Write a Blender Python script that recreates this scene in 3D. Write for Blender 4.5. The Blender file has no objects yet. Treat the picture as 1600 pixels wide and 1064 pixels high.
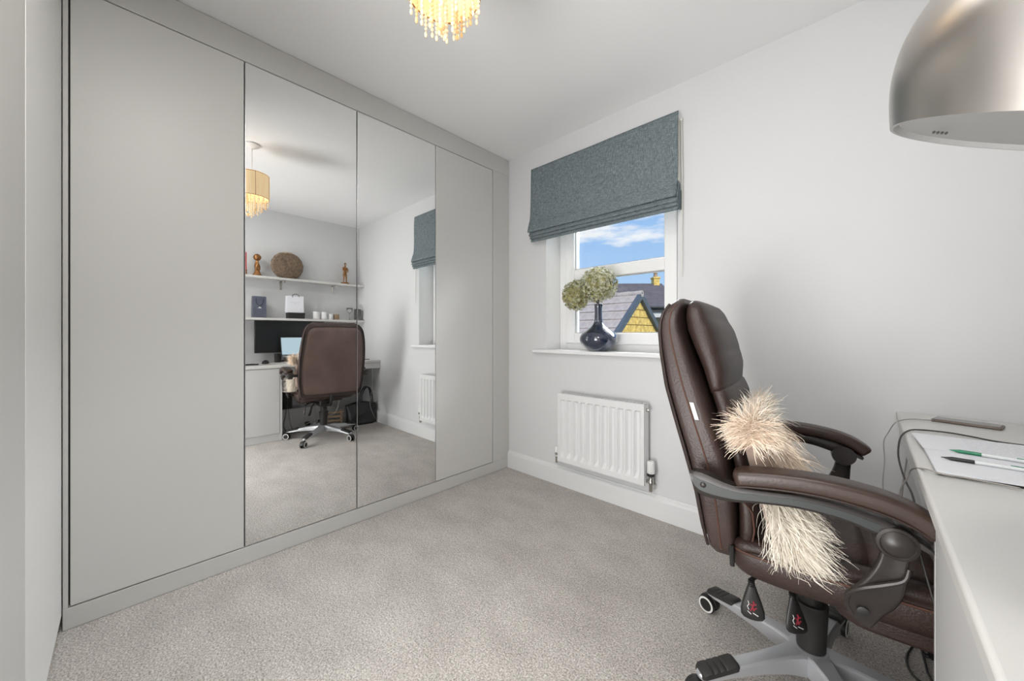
import bpy, bmesh, math, random
from mathutils import Vector, Matrix, noise
random.seed(7)
PI = math.pi
SC = bpy.context.scene
YL0 = -2.262
COL = SC.collection

# ------------------------------------------------------------------ camera
cam_d = bpy.data.cameras.new('camera')
cam = bpy.data.objects.new('camera', cam_d)
COL.objects.link(cam)
cam.location = (2.026, -2.082, 1.04)
cam.rotation_euler = (PI / 2, 0, math.radians(43.755))
cam_d.sensor_width = 36
cam_d.lens = 36 * 578.2 / 1600
cam_d.shift_y = -10 / 1600
cam_d.clip_start = 0.02
cam_d.clip_end = 400
SC.camera = cam

# ------------------------------------------------------------------ colour management
SC.view_settings.view_transform = 'Standard'
SC.view_settings.look = 'None'
SC.view_settings.gamma = 1.0
SC.view_settings.use_curve_mapping = False
SC.view_settings.exposure = 0.32

# ------------------------------------------------------------------ world sky with clouds
world = bpy.data.worlds.new('sky')
SC.world = world
world.use_nodes = True
wn, wl = world.node_tree.nodes, world.node_tree.links
wn.clear()
out = wn.new('ShaderNodeOutputWorld')
bg = wn.new('ShaderNodeBackground')
tc = wn.new('ShaderNodeTexCoord')
sep = wn.new('ShaderNodeSeparateXYZ')
grad = wn.new('ShaderNodeValToRGB')
grad.color_ramp.elements[0].position = 0.0
grad.color_ramp.elements[0].color = (0.52, 0.74, 0.98, 1)
grad.color_ramp.elements[1].position = 0.55
grad.color_ramp.elements[1].color = (0.16, 0.38, 0.85, 1)
mp = wn.new('ShaderNodeMapping')
mp.inputs['Scale'].default_value = (1.6, 1.6, 6.5)
mp.inputs['Location'].default_value = (0.35, 0.1, 0.42)
nz = wn.new('ShaderNodeTexNoise')
nz.inputs['Scale'].default_value = 2.4
nz.inputs['Detail'].default_value = 9
nz.inputs['Roughness'].default_value = 0.55
cr = wn.new('ShaderNodeValToRGB')
cr.color_ramp.elements[0].position = 0.545
cr.color_ramp.elements[0].color = (0, 0, 0, 1)
cr.color_ramp.elements[1].position = 0.64
cr.color_ramp.elements[1].color = (1, 1, 1, 1)
mix = wn.new('ShaderNodeMixRGB')
mix.inputs['Color2'].default_value = (0.92, 0.94, 0.98, 1)
wl.new(tc.outputs['Generated'], sep.inputs[0])
wl.new(sep.outputs['Z'], grad.inputs[0])
wl.new(tc.outputs['Generated'], mp.inputs[0])
wl.new(mp.outputs[0], nz.inputs['Vector'])
wl.new(nz.outputs['Fac'], cr.inputs[0])
wl.new(cr.outputs[0], mix.inputs['Fac'])
wl.new(grad.outputs[0], mix.inputs['Color1'])
wl.new(mix.outputs[0], bg.inputs['Color'])
bg.inputs['Strength'].default_value = 0.82
wl.new(bg.outputs[0], out.inputs[0])

# ------------------------------------------------------------------ lights
def light(name, kind, loc, rot, energy, color=(1, 1, 1), size=1, size_y=None):
    d = bpy.data.lights.new(name, kind)
    d.energy = energy
    d.color = color
    if kind == 'AREA':
        d.size = size
        if size_y:
            d.shape = 'RECTANGLE'
            d.size_y = size_y
    elif kind == 'SUN':
        d.angle = size
    else:
        d.shadow_soft_size = size
    o = bpy.data.objects.new(name, d)
    o.location = loc
    o.rotation_euler = rot
    COL.objects.link(o)
    return o
# sun from behind the house: lights the far roofs and the yellow gable, never enters the window
sun = light('sun', 'SUN', (5, -5, 8), (0, 0, 0), 2.8, (1.0, 0.95, 0.86), math.radians(1))
sun.rotation_euler = Vector((-0.62, 0.42, -0.62)).to_track_quat('-Z', 'Y').to_euler()
# added unseen fill lamp beyond the doorway, lighting the room from behind the camera
door_fill = light('doorway_fill_light', 'AREA', (1.55, YL0 - 0.75, 1.30), (PI / 2, 0, 0), 14, (1.0, 0.99, 0.975), 0.85, 1.9)
# daylight arriving at the window from the open sky above the roofs
skyl = light('window_daylight', 'AREA', (0.83, 2.2, 3.45), (0, 0, 0), 800, (0.96, 0.98, 1.0), 4.0, 2.4)
skyl.rotation_euler = Vector((0.0, -1.0, -1.05)).to_track_quat('-Z', 'Y').to_euler()
# ceiling pendant bulb
bulb = light('pendant_bulb', 'POINT', (1.155, -1.455, 2.08), (0, 0, 0), 0.15, (1.0, 0.84, 0.62), 0.03)
# added unseen fill lamp beyond the doorway, aimed up to brighten the ceiling
upl = light('doorway_fill_uplight', 'AREA', (1.55, YL0 - 0.80, 0.45), (0, 0, 0), 27, (1.0, 0.992, 0.98), 0.9, 0.9)
upl.rotation_euler = Vector((-0.12, 1.0, 0.95)).to_track_quat('-Z', 'Y').to_euler()

# added fill lamps under the ceiling, unseen behind the camera, brightening the floor
for k_, x_ in enumerate((1.25, 1.95)):
    light('fill_downlight', 'AREA', (x_, -1.98, 2.392), (0, 0, 0), (6.5, 8.5)[k_], (1.0, 0.985, 0.955), 0.22, 0.22)

# ------------------------------------------------------------------ materials
def mat(name, color, rough=0.5, metal=0.0, spec=0.5, noise_amt=0.0, noise_scale=20.0, bump=0.0, bump_scale=200.0,
        emit=None, emit_s=0.0, coat=0.0, trans=0.0, stretch=None, sheen=0.0, ior=None, aniso=0.0):
    m = bpy.data.materials.new(name)
    m.use_nodes = True
    n, l = m.node_tree.nodes, m.node_tree.links
    b = n['Principled BSDF']
    c = tuple(color) + (1,)
    b.inputs['Base Color'].default_value = c
    b.inputs['Roughness'].default_value = rough
    b.inputs['Metallic'].default_value = metal
    b.inputs['Specular IOR Level'].default_value = spec
    b.inputs['Coat Weight'].default_value = coat
    b.inputs['Transmission Weight'].default_value = trans
    b.inputs['Sheen Weight'].default_value = sheen
    b.inputs['Anisotropic'].default_value = aniso
    if ior:
        b.inputs['IOR'].default_value = ior
    if emit:
        b.inputs['Emission Color'].default_value = tuple(emit) + (1,)
        b.inputs['Emission Strength'].default_value = emit_s
    t = n.new('ShaderNodeTexCoord')
    src = t.outputs['Object']
    if stretch:
        mm = n.new('ShaderNodeMapping')
        mm.inputs['Scale'].default_value = stretch
        l.new(src, mm.inputs[0])
        src = mm.outputs[0]
    if noise_amt > 0:
        x = n.new('ShaderNodeTexNoise')
        x.inputs['Scale'].default_value = noise_scale
        x.inputs['Detail'].default_value = 6
        r = n.new('ShaderNodeValToRGB')
        r.color_ramp.elements[0].position = 0.3
        r.color_ramp.elements[1].position = 0.7
        r.color_ramp.elements[0].color = tuple(max(0, v * (1 - noise_amt)) for v in color) + (1,)
        r.color_ramp.elements[1].color = tuple(min(1, v * (1 + noise_amt)) for v in color) + (1,)
        l.new(src, x.inputs['Vector'])
        l.new(x.outputs['Fac'], r.inputs[0])
        l.new(r.outputs[0], b.inputs['Base Color'])
    if bump > 0:
        x = n.new('ShaderNodeTexNoise')
        x.inputs['Scale'].default_value = bump_scale
        x.inputs['Detail'].default_value = 4
        u = n.new('ShaderNodeBump')
        u.inputs['Strength'].default_value = bump
        u.inputs['Distance'].default_value = 0.01
        l.new(src, x.inputs['Vector'])
        l.new(x.outputs['Fac'], u.inputs['Height'])
        l.new(u.outputs[0], b.inputs['Normal'])
    return m

M = {}
M['wall'] = mat('wall_paint', (0.68, 0.684, 0.69), 0.6, spec=0.3, bump=0.03, bump_scale=120)
M['ceiling'] = mat('ceiling_paint', (0.86, 0.86, 0.862), 0.8, spec=0.2)
M['trim'] = mat('white_gloss_trim', (0.74, 0.745, 0.75), 0.35)
M['upvc'] = mat('white_window_frame', (0.90, 0.90, 0.90), 0.3)
M['sill'] = mat('white_sill', (0.84, 0.845, 0.85), 0.35)
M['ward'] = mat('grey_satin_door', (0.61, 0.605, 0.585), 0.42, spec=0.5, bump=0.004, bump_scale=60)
M['ward_frame'] = mat('grey_satin_frame', (0.57, 0.565, 0.545), 0.4)
M['cup_door_lit'] = mat('lit_satin_door', (0.82, 0.815, 0.80), 0.38, bump=0.004, bump_scale=60)  # paler than the wardrobe grey, window light put into the colour
M['dark_gap'] = mat('dark_recess', (0.05, 0.05, 0.05), 0.9)
M['mirror'] = mat('mirror_glass', (0.93, 0.94, 0.94), 0.0, metal=1.0)
M['steel_trim'] = mat('thin_steel_trim', (0.5, 0.5, 0.5), 0.3, metal=1.0)
M['radiator'] = mat('radiator_enamel', (0.74, 0.745, 0.75), 0.3)
M['chrome'] = mat('chrome', (0.55, 0.53, 0.50), 0.18, metal=1.0)
M['white_plastic'] = mat('white_plastic', (0.8, 0.8, 0.8), 0.35)
M['leather'] = mat('brown_leather', (0.036, 0.021, 0.017), 0.44, spec=0.45, noise_amt=0.25, noise_scale=9, bump=0.18, bump_scale=200)
M['leather_pad'] = mat('brown_leather_pad', (0.040, 0.022, 0.016), 0.36, spec=0.5, noise_amt=0.2, noise_scale=14, bump=0.06, bump_scale=160)
M['leather_back'] = mat('brown_leather_back', (0.046, 0.029, 0.025), 0.42, spec=0.5, noise_amt=0.2, noise_scale=7, bump=0.16, bump_scale=180)
M['leather_rear'] = mat('brown_leather_rear', (0.125, 0.080, 0.069), 0.36, spec=0.55, noise_amt=0.15, noise_scale=7, bump=0.12, bump_scale=200)
M['leather_dark'] = mat('dark_piping', (0.03, 0.018, 0.015), 0.45)
M['seam'] = mat('rust_stitch', (0.09, 0.038, 0.024), 0.6)
M['arm_grey'] = mat('dark_grey_plastic', (0.026, 0.021, 0.019), 0.36, noise_amt=0.12, noise_scale=30)
M['arm_insert'] = mat('grey_green_insert', (0.024, 0.029, 0.028), 0.4)
M['black'] = mat('black_plastic', (0.014, 0.013, 0.013), 0.42)
M['black_soft'] = mat('black_rubber', (0.02, 0.019, 0.018), 0.6)
M['silver'] = mat('silver_paint', (0.47, 0.48, 0.50), 0.34, metal=0.5)
M['white_ring'] = mat('white_ring', (0.75, 0.74, 0.72), 0.4)
M['white_label'] = mat('white_tag', (0.85, 0.85, 0.85), 0.6)
M['red'] = mat('red_print', (0.26, 0.02, 0.035), 0.5)
M['suede'] = mat('tan_suede', (0.42, 0.31, 0.25), 0.8, noise_amt=0.12, noise_scale=25, sheen=0.3)
M['feather'] = mat('cream_feather', (0.93, 0.86, 0.75), 0.75, noise_amt=0.08, noise_scale=12, sheen=0.3)
M['feather2'] = mat('peach_feather', (0.93, 0.77, 0.62), 0.75, noise_amt=0.08, noise_scale=12, sheen=0.3)
M['blind_line'] = mat('blind_lining', (0.70, 0.68, 0.62), 0.8)
M['vase'] = mat('navy_glazed_glass', (0.014, 0.024, 0.055), 0.03, spec=0.9, coat=1.0)
M['stem'] = mat('dark_stem', (0.05, 0.05, 0.035), 0.6)
M['petal'] = mat('green_cream_petal', (0.50, 0.50, 0.36), 0.7, noise_amt=0.35, noise_scale=30)
M['petal2'] = mat('olive_cream_petal', (0.36, 0.34, 0.15), 0.7, noise_amt=0.35, noise_scale=30)
M['desk'] = mat('desk_laminate', (0.66, 0.65, 0.63), 0.34, spec=0.5)
M['desk_front'] = mat('desk_front', (0.62, 0.62, 0.62), 0.4)
M['paper'] = mat('white_paper', (0.82, 0.83, 0.87), 0.7)
M['ink'] = mat('pale_ink', (0.62, 0.62, 0.67), 0.8)
M['green'] = mat('green_plastic', (0.02, 0.22, 0.11), 0.3)
M['clear'] = mat('clear_plastic', (0.75, 0.78, 0.78), 0.25)
M['cable_grey'] = mat('grey_cable', (0.32, 0.30, 0.28), 0.5)
M['cable_dark'] = mat('dark_cable', (0.035, 0.033, 0.03), 0.5)
M['phone'] = mat('phone_case', (0.16, 0.12, 0.10), 0.35)
M['phone_glass'] = mat('phone_glass', (0.20, 0.19, 0.18), 0.15)
M['nickel'] = mat('brushed_nickel', (0.48, 0.45, 0.42), 0.27, metal=1.0, aniso=0.6, bump=0.03, bump_scale=40, stretch=(1, 1, 60))
M['lamp_in'] = mat('lamp_inner_enamel', (0.38, 0.38, 0.375), 0.5)
M['screen_black'] = mat('black_screen', (0.02, 0.022, 0.024), 0.25)
M['bronze'] = mat('bronze_cast', (0.33, 0.16, 0.06), 0.35, metal=0.8)
M['wicker'] = mat('woven_brown', (0.22, 0.16, 0.11), 0.8, noise_amt=0.45, noise_scale=60, bump=0.5, bump_scale=90)
M['wicker_top'] = mat('pale_wood_rim', (0.55, 0.43, 0.32), 0.6)
M['candle'] = mat('red_wax', (0.50, 0.02, 0.015), 0.4)
M['bag_navy'] = mat('navy_paper_bag', (0.10, 0.11, 0.15), 0.6, noise_amt=0.15, noise_scale=15)
M['cord'] = mat('black_cord', (0.03, 0.03, 0.035), 0.7)
M['oak'] = mat('oak_wood', (0.36, 0.25, 0.16), 0.55, noise_amt=0.2, noise_scale=30)
M['glassware'] = mat('clear_glass', (0.95, 0.96, 0.96), 0.03, trans=0.92, ior=1.45)
M['shade'] = mat('organza_shade', (0.80, 0.62, 0.38), 0.7, emit=(1.0, 0.72, 0.40), emit_s=0.35, noise_amt=0.15, noise_scale=8, stretch=(30, 30, 1))
M['bead'] = mat('cream_glass_bead', (0.90, 0.74, 0.50), 0.12, emit=(1.0, 0.76, 0.45), emit_s=0.22, coat=0.6)
M['bead_gold'] = mat('amber_bead', (0.75, 0.50, 0.22), 0.15, emit=(1.0, 0.65, 0.30), emit_s=0.25, coat=0.6)
M['bag_black'] = mat('black_leather_bag', (0.018, 0.018, 0.019), 0.35, noise_amt=0.2, noise_scale=12, bump=0.2, bump_scale=40)
M['slate'] = mat('grey_roof_tile', (0.46, 0.385, 0.345), 0.8, noise_amt=0.18, noise_scale=6)
M['slate_far'] = mat('dark_roof_tile', (0.135, 0.12, 0.135), 0.8, noise_amt=0.15, noise_scale=3)
M['stone'] = mat('yellow_stone', (0.80, 0.52, 0.15), 0.9, noise_amt=0.35, noise_scale=9, bump=0.6, bump_scale=20)
M['stone_dark'] = mat('mortar', (0.30, 0.21, 0.09), 0.9)
M['barge'] = mat('slate_blue_bargeboard', (0.085, 0.10, 0.12), 0.5)
M['render'] = mat('pale_render', (0.62, 0.62, 0.60), 0.9)
M['black_wood'] = mat('black_timber', (0.03, 0.028, 0.03), 0.6)
M['grass'] = mat('grass', (0.10, 0.14, 0.05), 1.0, noise_amt=0.4, noise_scale=3)
M['leaf'] = mat('leaf_green', (0.14, 0.17, 0.06), 0.8, noise_amt=0.3, noise_scale=10)

# window glass: clear, thin
def glass_mat():
    m = bpy.data.materials.new('window_glass')
    m.use_nodes = True
    n, l = m.node_tree.nodes, m.node_tree.links
    n.clear()
    o = n.new('ShaderNodeOutputMaterial')
    mx = n.new('ShaderNodeMixShader')
    tr = n.new('ShaderNodeBsdfTransparent')
    tr.inputs[0].default_value = (0.97, 0.98, 0.98, 1)
    gl = n.new('ShaderNodeBsdfGlossy')
    gl.inputs['Roughness'].default_value = 0.0
    fr = n.new('ShaderNodeFresnel')
    fr.inputs[0].default_value = 1.3
    l.new(fr.outputs[0], mx.inputs[0])
    l.new(tr.outputs[0], mx.inputs[1])
    l.new(gl.outputs[0], mx.inputs[2])
    l.new(mx.outputs[0], o.inputs[0])
    return m
M['glass'] = glass_mat()

def carpet_mat():
    m = bpy.data.materials.new('beige_carpet')
    m.use_nodes = True
    n, l = m.node_tree.nodes, m.node_tree.links
    b = n['Principled BSDF']
    b.inputs['Roughness'].default_value = 0.95
    b.inputs['Specular IOR Level'].default_value = 0.1
    b.inputs['Sheen Weight'].default_value = 0.25
    t = n.new('ShaderNodeTexCoord')
    big = n.new('ShaderNodeTexNoise'); big.inputs['Scale'].default_value = 4.5; big.inputs['Detail'].default_value = 6
    fine = n.new('ShaderNodeTexNoise'); fine.inputs['Scale'].default_value = 180; fine.inputs['Detail'].default_value = 3
    fine.inputs['Roughness'].default_value = 0.7
    mp2 = n.new('ShaderNodeMapping'); mp2.inputs['Rotation'].default_value = (0, 0, 0.6); mp2.inputs['Scale'].default_value = (1, 1.6, 1)
    fr = n.new('ShaderNodeValToRGB')
    fr.color_ramp.elements[0].position = 0.33; fr.color_ramp.elements[0].color = (0.23, 0.205, 0.18, 1)
    fr.color_ramp.elements[1].position = 0.66; fr.color_ramp.elements[1].color = (0.86, 0.81, 0.76, 1)
    br = n.new('ShaderNodeValToRGB')
    br.color_ramp.elements[0].position = 0.36; br.color_ramp.elements[0].color = (0.86, 0.855, 0.85, 1)
    br.color_ramp.elements[1].position = 0.62; br.color_ramp.elements[1].color = (1.0, 1.0, 1.0, 1)
    mid = n.new('ShaderNodeTexNoise'); mid.inputs['Scale'].default_value = 42; mid.inputs['Detail'].default_value = 5; mid.inputs['Roughness'].default_value = 0.75
    mr2 = n.new('ShaderNodeValToRGB')
    mr2.color_ramp.elements[0].position = 0.34; mr2.color_ramp.elements[0].color = (0.80, 0.79, 0.78, 1)
    mr2.color_ramp.elements[1].position = 0.60; mr2.color_ramp.elements[1].color = (1, 1, 1, 1)
    l.new(mp2.outputs[0], mid.inputs['Vector']); l.new(mid.outputs['Fac'], mr2.inputs[0])
    mu2 = n.new('ShaderNodeMixRGB'); mu2.blend_type = 'MULTIPLY'; mu2.inputs[0].default_value = 1
    mu = n.new('ShaderNodeMixRGB'); mu.blend_type = 'MULTIPLY'; mu.inputs[0].default_value = 1
    bp = n.new('ShaderNodeBump'); bp.inputs['Strength'].default_value = 0.8; bp.inputs['Distance'].default_value = 0.006
    l.new(t.outputs['Object'], mp2.inputs[0])
    l.new(mp2.outputs[0], big.inputs['Vector'])
    l.new(t.outputs['Object'], fine.inputs['Vector'])
    l.new(fine.outputs['Fac'], fr.inputs[0]); l.new(big.outputs['Fac'], br.inputs[0])
    l.new(fr.outputs[0], mu.inputs[1]); l.new(br.outputs[0], mu.inputs[2])
    l.new(mu.outputs[0], mu2.inputs[1]); l.new(mr2.outputs[0], mu2.inputs[2]); l.new(mu2.outputs[0], b.inputs['Base Color'])
    l.new(fine.outputs['Fac'], bp.inputs['Height']); l.new(bp.outputs[0], b.inputs['Normal'])
    return m
M['carpet'] = carpet_mat()

def blind_mat():
    m = bpy.data.materials.new('slate_blue_linen')
    m.use_nodes = True
    n, l = m.node_tree.nodes, m.node_tree.links
    b = n['Principled BSDF']
    b.inputs['Roughness'].default_value = 0.9
    b.inputs['Specular IOR Level'].default_value = 0.15
    t = n.new('ShaderNodeTexCoord')
    outs = []
    for sc in ((40, 40, 420), (420, 420, 40)):
        mp2 = n.new('ShaderNodeMapping'); mp2.inputs['Scale'].default_value = sc
        x = n.new('ShaderNodeTexNoise'); x.inputs['Scale'].default_value = 1.0; x.inputs['Detail'].default_value = 4
        l.new(t.outputs['Object'], mp2.inputs[0]); l.new(mp2.outputs[0], x.inputs['Vector'])
        outs.append(x.outputs['Fac'])
    ad = n.new('ShaderNodeMath'); ad.operation = 'ADD'
    l.new(outs[0], ad.inputs[0]); l.new(outs[1], ad.inputs[1])
    r = n.new('ShaderNodeValToRGB')
    r.color_ramp.elements[0].position = 0.0; r.color_ramp.elements[0].color = (0.075, 0.098, 0.107, 1)
    r.color_ramp.elements[1].position = 1.0; r.color_ramp.elements[1].color = (0.26, 0.305, 0.32, 1)
    mr = n.new('ShaderNodeMapRange'); mr.inputs['From Min'].default_value = 0.72; mr.inputs['From Max'].default_value = 1.28
    l.new(ad.outputs[0], mr.inputs['Value']); l.new(mr.outputs[0], r.inputs[0]); l.new(r.outputs[0], b.inputs['Base Color'])
    bp = n.new('ShaderNodeBump'); bp.inputs['Strength'].default_value = 0.35; bp.inputs['Distance'].default_value = 0.003
    l.new(ad.outputs[0], bp.inputs['Height']); l.new(bp.outputs[0], b.inputs['Normal'])
    return m
M['blind'] = blind_mat()

def screen_mat():
    m = mat('laptop_screen', (0.03, 0.03, 0.03), 0.3, emit=(0.50, 0.66, 0.74), emit_s=0.72)
    return m
M['lcd'] = screen_mat()

# ------------------------------------------------------------------ object helpers
def thing(name, label, cat, loc=(0, 0, 0), rz=0.0, group=None, kind=None):
    o = bpy.data.objects.new(name, None)
    o.empty_display_size = 0.05
    o.location = loc
    o.rotation_euler = (0, 0, rz)
    COL.objects.link(o)
    o['label'] = label
    o['category'] = cat
    if group: o['group'] = group
    if kind: o['kind'] = kind
    return o
def tag(o, label=None, cat=None, group=None, kind=None):
    if label: o['label'] = label
    if cat: o['category'] = cat
    if group: o['group'] = group
    if kind: o['kind'] = kind
    return o

class G:
    """collects geometry, then links it as one mesh object"""
    def __init__(s):
        s.v = []; s.f = []; s.m = []
    def add(s, v, f, mi=0):
        k = len(s.v)
        s.v += [tuple(p) for p in v]
        s.f += [tuple(i + k for i in q) for q in f]
        s.m += [mi] * len(f)
        return s
    def box(s, a, b, mi=0):
        x0, y0, z0 = [min(p, q) for p, q in zip(a, b)]
        x1, y1, z1 = [max(p, q) for p, q in zip(a, b)]
        v = [(x0, y0, z0), (x1, y0, z0), (x1, y1, z0), (x0, y1, z0), (x0, y0, z1), (x1, y0, z1), (x1, y1, z1), (x0, y1, z1)]
        return s.add(v, [(0, 3, 2, 1), (4, 5, 6, 7), (0, 1, 5, 4), (1, 2, 6, 5), (2, 3, 7, 6), (3, 0, 4, 7)], mi)
    def loft(s, rings, cap=True, mi=0, close=False):
        n = len(rings[0]); v = [p for r in rings for p in r]; f = []
        R = len(rings)
        for i in range(R if close else R - 1):
            j = (i + 1) % R
            for k in range(n):
                f.append((i * n + k, i * n + (k + 1) % n, j * n + (k + 1) % n, j * n + k))
        if cap and not close:
            f.append(tuple(reversed(range(n))))
            f.append(tuple((R - 1) * n + k for k in range(n)))
        return s.add(v, f, mi)
    def lathe(s, prof, c=(0, 0, 0), n=32, mi=0, axis='z', cap=True):
        rings = []
        for r, h in prof:
            ring = []
            for k in range(n):
                a = 2 * PI * k / n
                x, y = r * math.cos(a), r * math.sin(a)
                p = {'z': (x, y, h), 'y': (y, h, x), 'x': (h, x, y)}[axis]
                ring.append((c[0] + p[0], c[1] + p[1], c[2] + p[2]))
            rings.append(ring)
        return s.loft(rings, cap, mi)
    def tube(s, pts, r, n=8, mi=0, cap=True):
        pts = [Vector(p) for p in pts]
        rings = []; up = None
        for i, p in enumerate(pts):
            d = (pts[min(i + 1, len(pts) - 1)] - pts[max(i - 1, 0)])
            if d.length < 1e-9: d = Vector((0, 0, 1))
            d.normalize()
            if up is None:
                up = Vector((0, 0, 1)) if abs(d.z) < 0.9 else Vector((1, 0, 0))
            a = d.cross(up)
            if a.length < 1e-6: a = d.cross(Vector((0.3, 1, 0.2)))
            a.normalize(); b = d.cross(a).normalized(); up = -b if (-b).dot(up) > 0 else b
            rr = r[i] if isinstance(r, (list, tuple)) else r
            rings.append([tuple(p + a * rr * math.cos(2 * PI * k / n) + b * rr * math.sin(2 * PI * k / n)) for k in range(n)])
        return s.loft(rings, cap, mi)
    def ball(s, c, r, n=12, mi=0, sc=(1, 1, 1)):
        rings = []
        h = max(4, n // 2)
        for i in range(1, h):
            a = PI * i / h
            rings.append([(c[0] + sc[0] * r * math.sin(a) * math.cos(2 * PI * k / n), c[1] + sc[1] * r * math.sin(a) * math.sin(2 * PI * k / n),
                           c[2] - sc[2] * r * math.cos(a)) for k in range(n)])
        return s.loft(rings, True, mi)
    def prism(s, poly, a, b, axis='y', mi=0):
        """poly in the two other axes, extruded from a to b along axis"""
        def P(p, h):
            return {'y': (p[0], h, p[1]), 'x': (h, p[0], p[1]), 'z': (p[0], p[1], h)}[axis]
        return s.loft([[P(p, a) for p in poly], [P(p, b) for p in poly]], True, mi)
    def xf(s, M4):
        s.v = [tuple(M4 @ Vector(p)) for p in s.v]
        return s
    def off(s, d):
        s.v = [(p[0] - d[0], p[1] - d[1], p[2] - d[2]) for p in s.v]
        return s
    def obj(s, name, mats, parent=None, smooth=False, bevel=0, seg=2, sub=0, label=None, kind=None, local=None):
        if local is not None: s.off(local)
        me = bpy.data.meshes.new(name)
        me.from_pydata(s.v, [], s.f)
        if not isinstance(mats, (list, tuple)): mats = [mats]
        for m in mats: me.materials.append(m)
        me.polygons.foreach_set('material_index', s.m)
        bm = bmesh.new(); bm.from_mesh(me)
        bmesh.ops.recalc_face_normals(bm, faces=bm.faces)
        bm.to_mesh(me); bm.free()
        if smooth:
            me.polygons.foreach_set('use_smooth', [True] * len(me.polygons))
            if smooth != 'all':
                me.set_sharp_from_angle(angle=math.radians(40))
        o = bpy.data.objects.new(name, me)
        COL.objects.link(o)
        if parent: o.parent = parent
        if bevel:
            md = o.modifiers.new('bevel', 'BEVEL'); md.width = bevel; md.segments = seg; md.limit_method = 'ANGLE'; md.angle_limit = math.radians(40)
        if sub:
            md = o.modifiers.new('subsurf', 'SUBSURF'); md.levels = sub; md.render_levels = sub
        if bevel or sub:
            me.polygons.foreach_set('use_smooth', [True] * len(me.polygons))
            if not sub: me.set_sharp_from_angle(angle=math.radians(50))
        if label: o['label'] = label
        if kind: o['kind'] = kind
        return o

def struct(name, g, m, parent=None, **k):
    o = g.obj(name, m, parent, **k)
    if not parent: o['kind'] = 'structure'
    return o
def smooth_path(pts, n=6):
    """Catmull-Rom through points"""
    P = [Vector(p) for p in pts]; out = []
    for i in range(len(P) - 1):
        p0 = P[max(i - 1, 0)]; p1 = P[i]; p2 = P[i + 1]; p3 = P[min(i + 2, len(P) - 1)]
        for k in range(n):
            t = k / n
            out.append(0.5 * ((2 * p1) + (-p0 + p2) * t + (2 * p0 - 5 * p1 + 4 * p2 - p3) * t * t + (-p0 + 3 * p1 - 3 * p2 + p3) * t ** 3))
    out.append(P[-1])
    return out
def superell(cx, cy, hx, hy, z, n=24, e=4.0):
    r = []
    for k in range(n):
        a = 2 * PI * (k + 0.5) / n
        c, s_ = math.cos(a), math.sin(a)
        r.append((cx + hx * math.copysign(abs(c) ** (2 / e), c), cy + hy * math.copysign(abs(s_) ** (2 / e), s_), z))
    return r
def interp(tab, z):
    if z <= tab[0][0]: return tab[0][1:]
    for a, b in zip(tab, tab[1:]):
        if z <= b[0]:
            t = (z - a[0]) / (b[0] - a[0])
            return tuple(p + (q - p) * t for p, q in zip(a[1:], b[1:]))
    return tab[-1][1:]
def dup(root, loc, rz=None, label=None, group=None):
    r = root.copy(); COL.objects.link(r); r.location = loc
    if rz is not None: r.rotation_euler = (0, 0, rz)
    if label: r['label'] = label
    if group: r['group'] = group
    for ch in list(root.children):
        c = ch.copy(); COL.objects.link(c); c.parent = r
        for g_ in ch.children:
            d = g_.copy(); COL.objects.link(d); d.parent = c
    return r

# =================================================================== THE ROOM
H = 2.4
XR = 2.70
YL = -2.262
struct('floor', G().box((-0.7, YL - 0.1, -0.06), (XR, 0.0, 0)), M['carpet'])
struct('ceiling', G().box((-0.7, YL - 1.3, H), (XR + 0.1, 0.3, H + 0.1)), M['ceiling'])
# window wall with its opening
WX0, WX1, WZ0, WZ1 = 0.37, 1.287, 0.908, 2.12
g = G()
g.box((-0.7, 0, -0.06), (WX0, 0.26, H)); g.box((WX1, 0, -0.06), (XR + 0.1, 0.26, H))
g.box((WX0, 0, -0.06), (WX1, 0.26, WZ0)); g.box((WX0, 0, WZ1), (WX1, 0.26, H))
struct('wall_front', g, M['wall'])
struct('wall_right', G().box((XR, YL, -0.06), (XR + 0.1, 0, H)), M['wall'])
# wall behind the camera, its unseen doorway added to let fill light in
g = G()
g.box((-0.7, YL - 0.1, -0.06), (1.10, YL, H)); g.box((2.0, YL - 0.1, -0.06), (XR + 0.1, YL, H)); g.box((1.10, YL - 0.1, 2.10), (2.0, YL, H))
struct('wall_back', g, M['wall'])
struct('wall_left', G().box((-0.70, YL, -0.06), (-0.62, 0, H)), M['wall'])
# unseen closed box added outside the doorway to keep the sun out
struct('floor_added_hall', G().box((-0.7, YL - 1.2, -0.06), (XR + 0.1, YL - 0.1, 0)), M['carpet'])
g = G(); g.box((-0.7, YL - 1.3, -0.06), (XR + 0.1, YL - 1.2, H)); g.box((0.5, YL - 1.2, 0), (0.6, YL - 0.1, H)); g.box((XR, YL - 1.2, 0), (XR + 0.1, YL - 0.1, H))
struct('wall_added_hall', g, M['wall'])

def skirting(name, path_pts, nrm):
    prof = [(0, 0), (0.018, 0), (0.018, 0.105), (0.014, 0.118), (0.008, 0.124), (0.006, 0.132), (0, 0.132)]
    (x0, y0), (x1, y1) = path_pts
    r0 = [(x0 + nrm[0] * d, y0 + nrm[1] * d, z) for d, z in prof]
    r1 = [(x1 + nrm[0] * d, y1 + nrm[1] * d, z) for d, z in prof]
    return struct(name, G().loft([r0, r1]), M['trim'])
skirting('baseboard_front', ((0.0015, -0.0005), (XR - 0.001, -0.0005)), (0, -1))
skirting('baseboard_right', ((XR - 0.0005, -0.019), (XR - 0.0005, -1.0)), (-1, 0))

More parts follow.
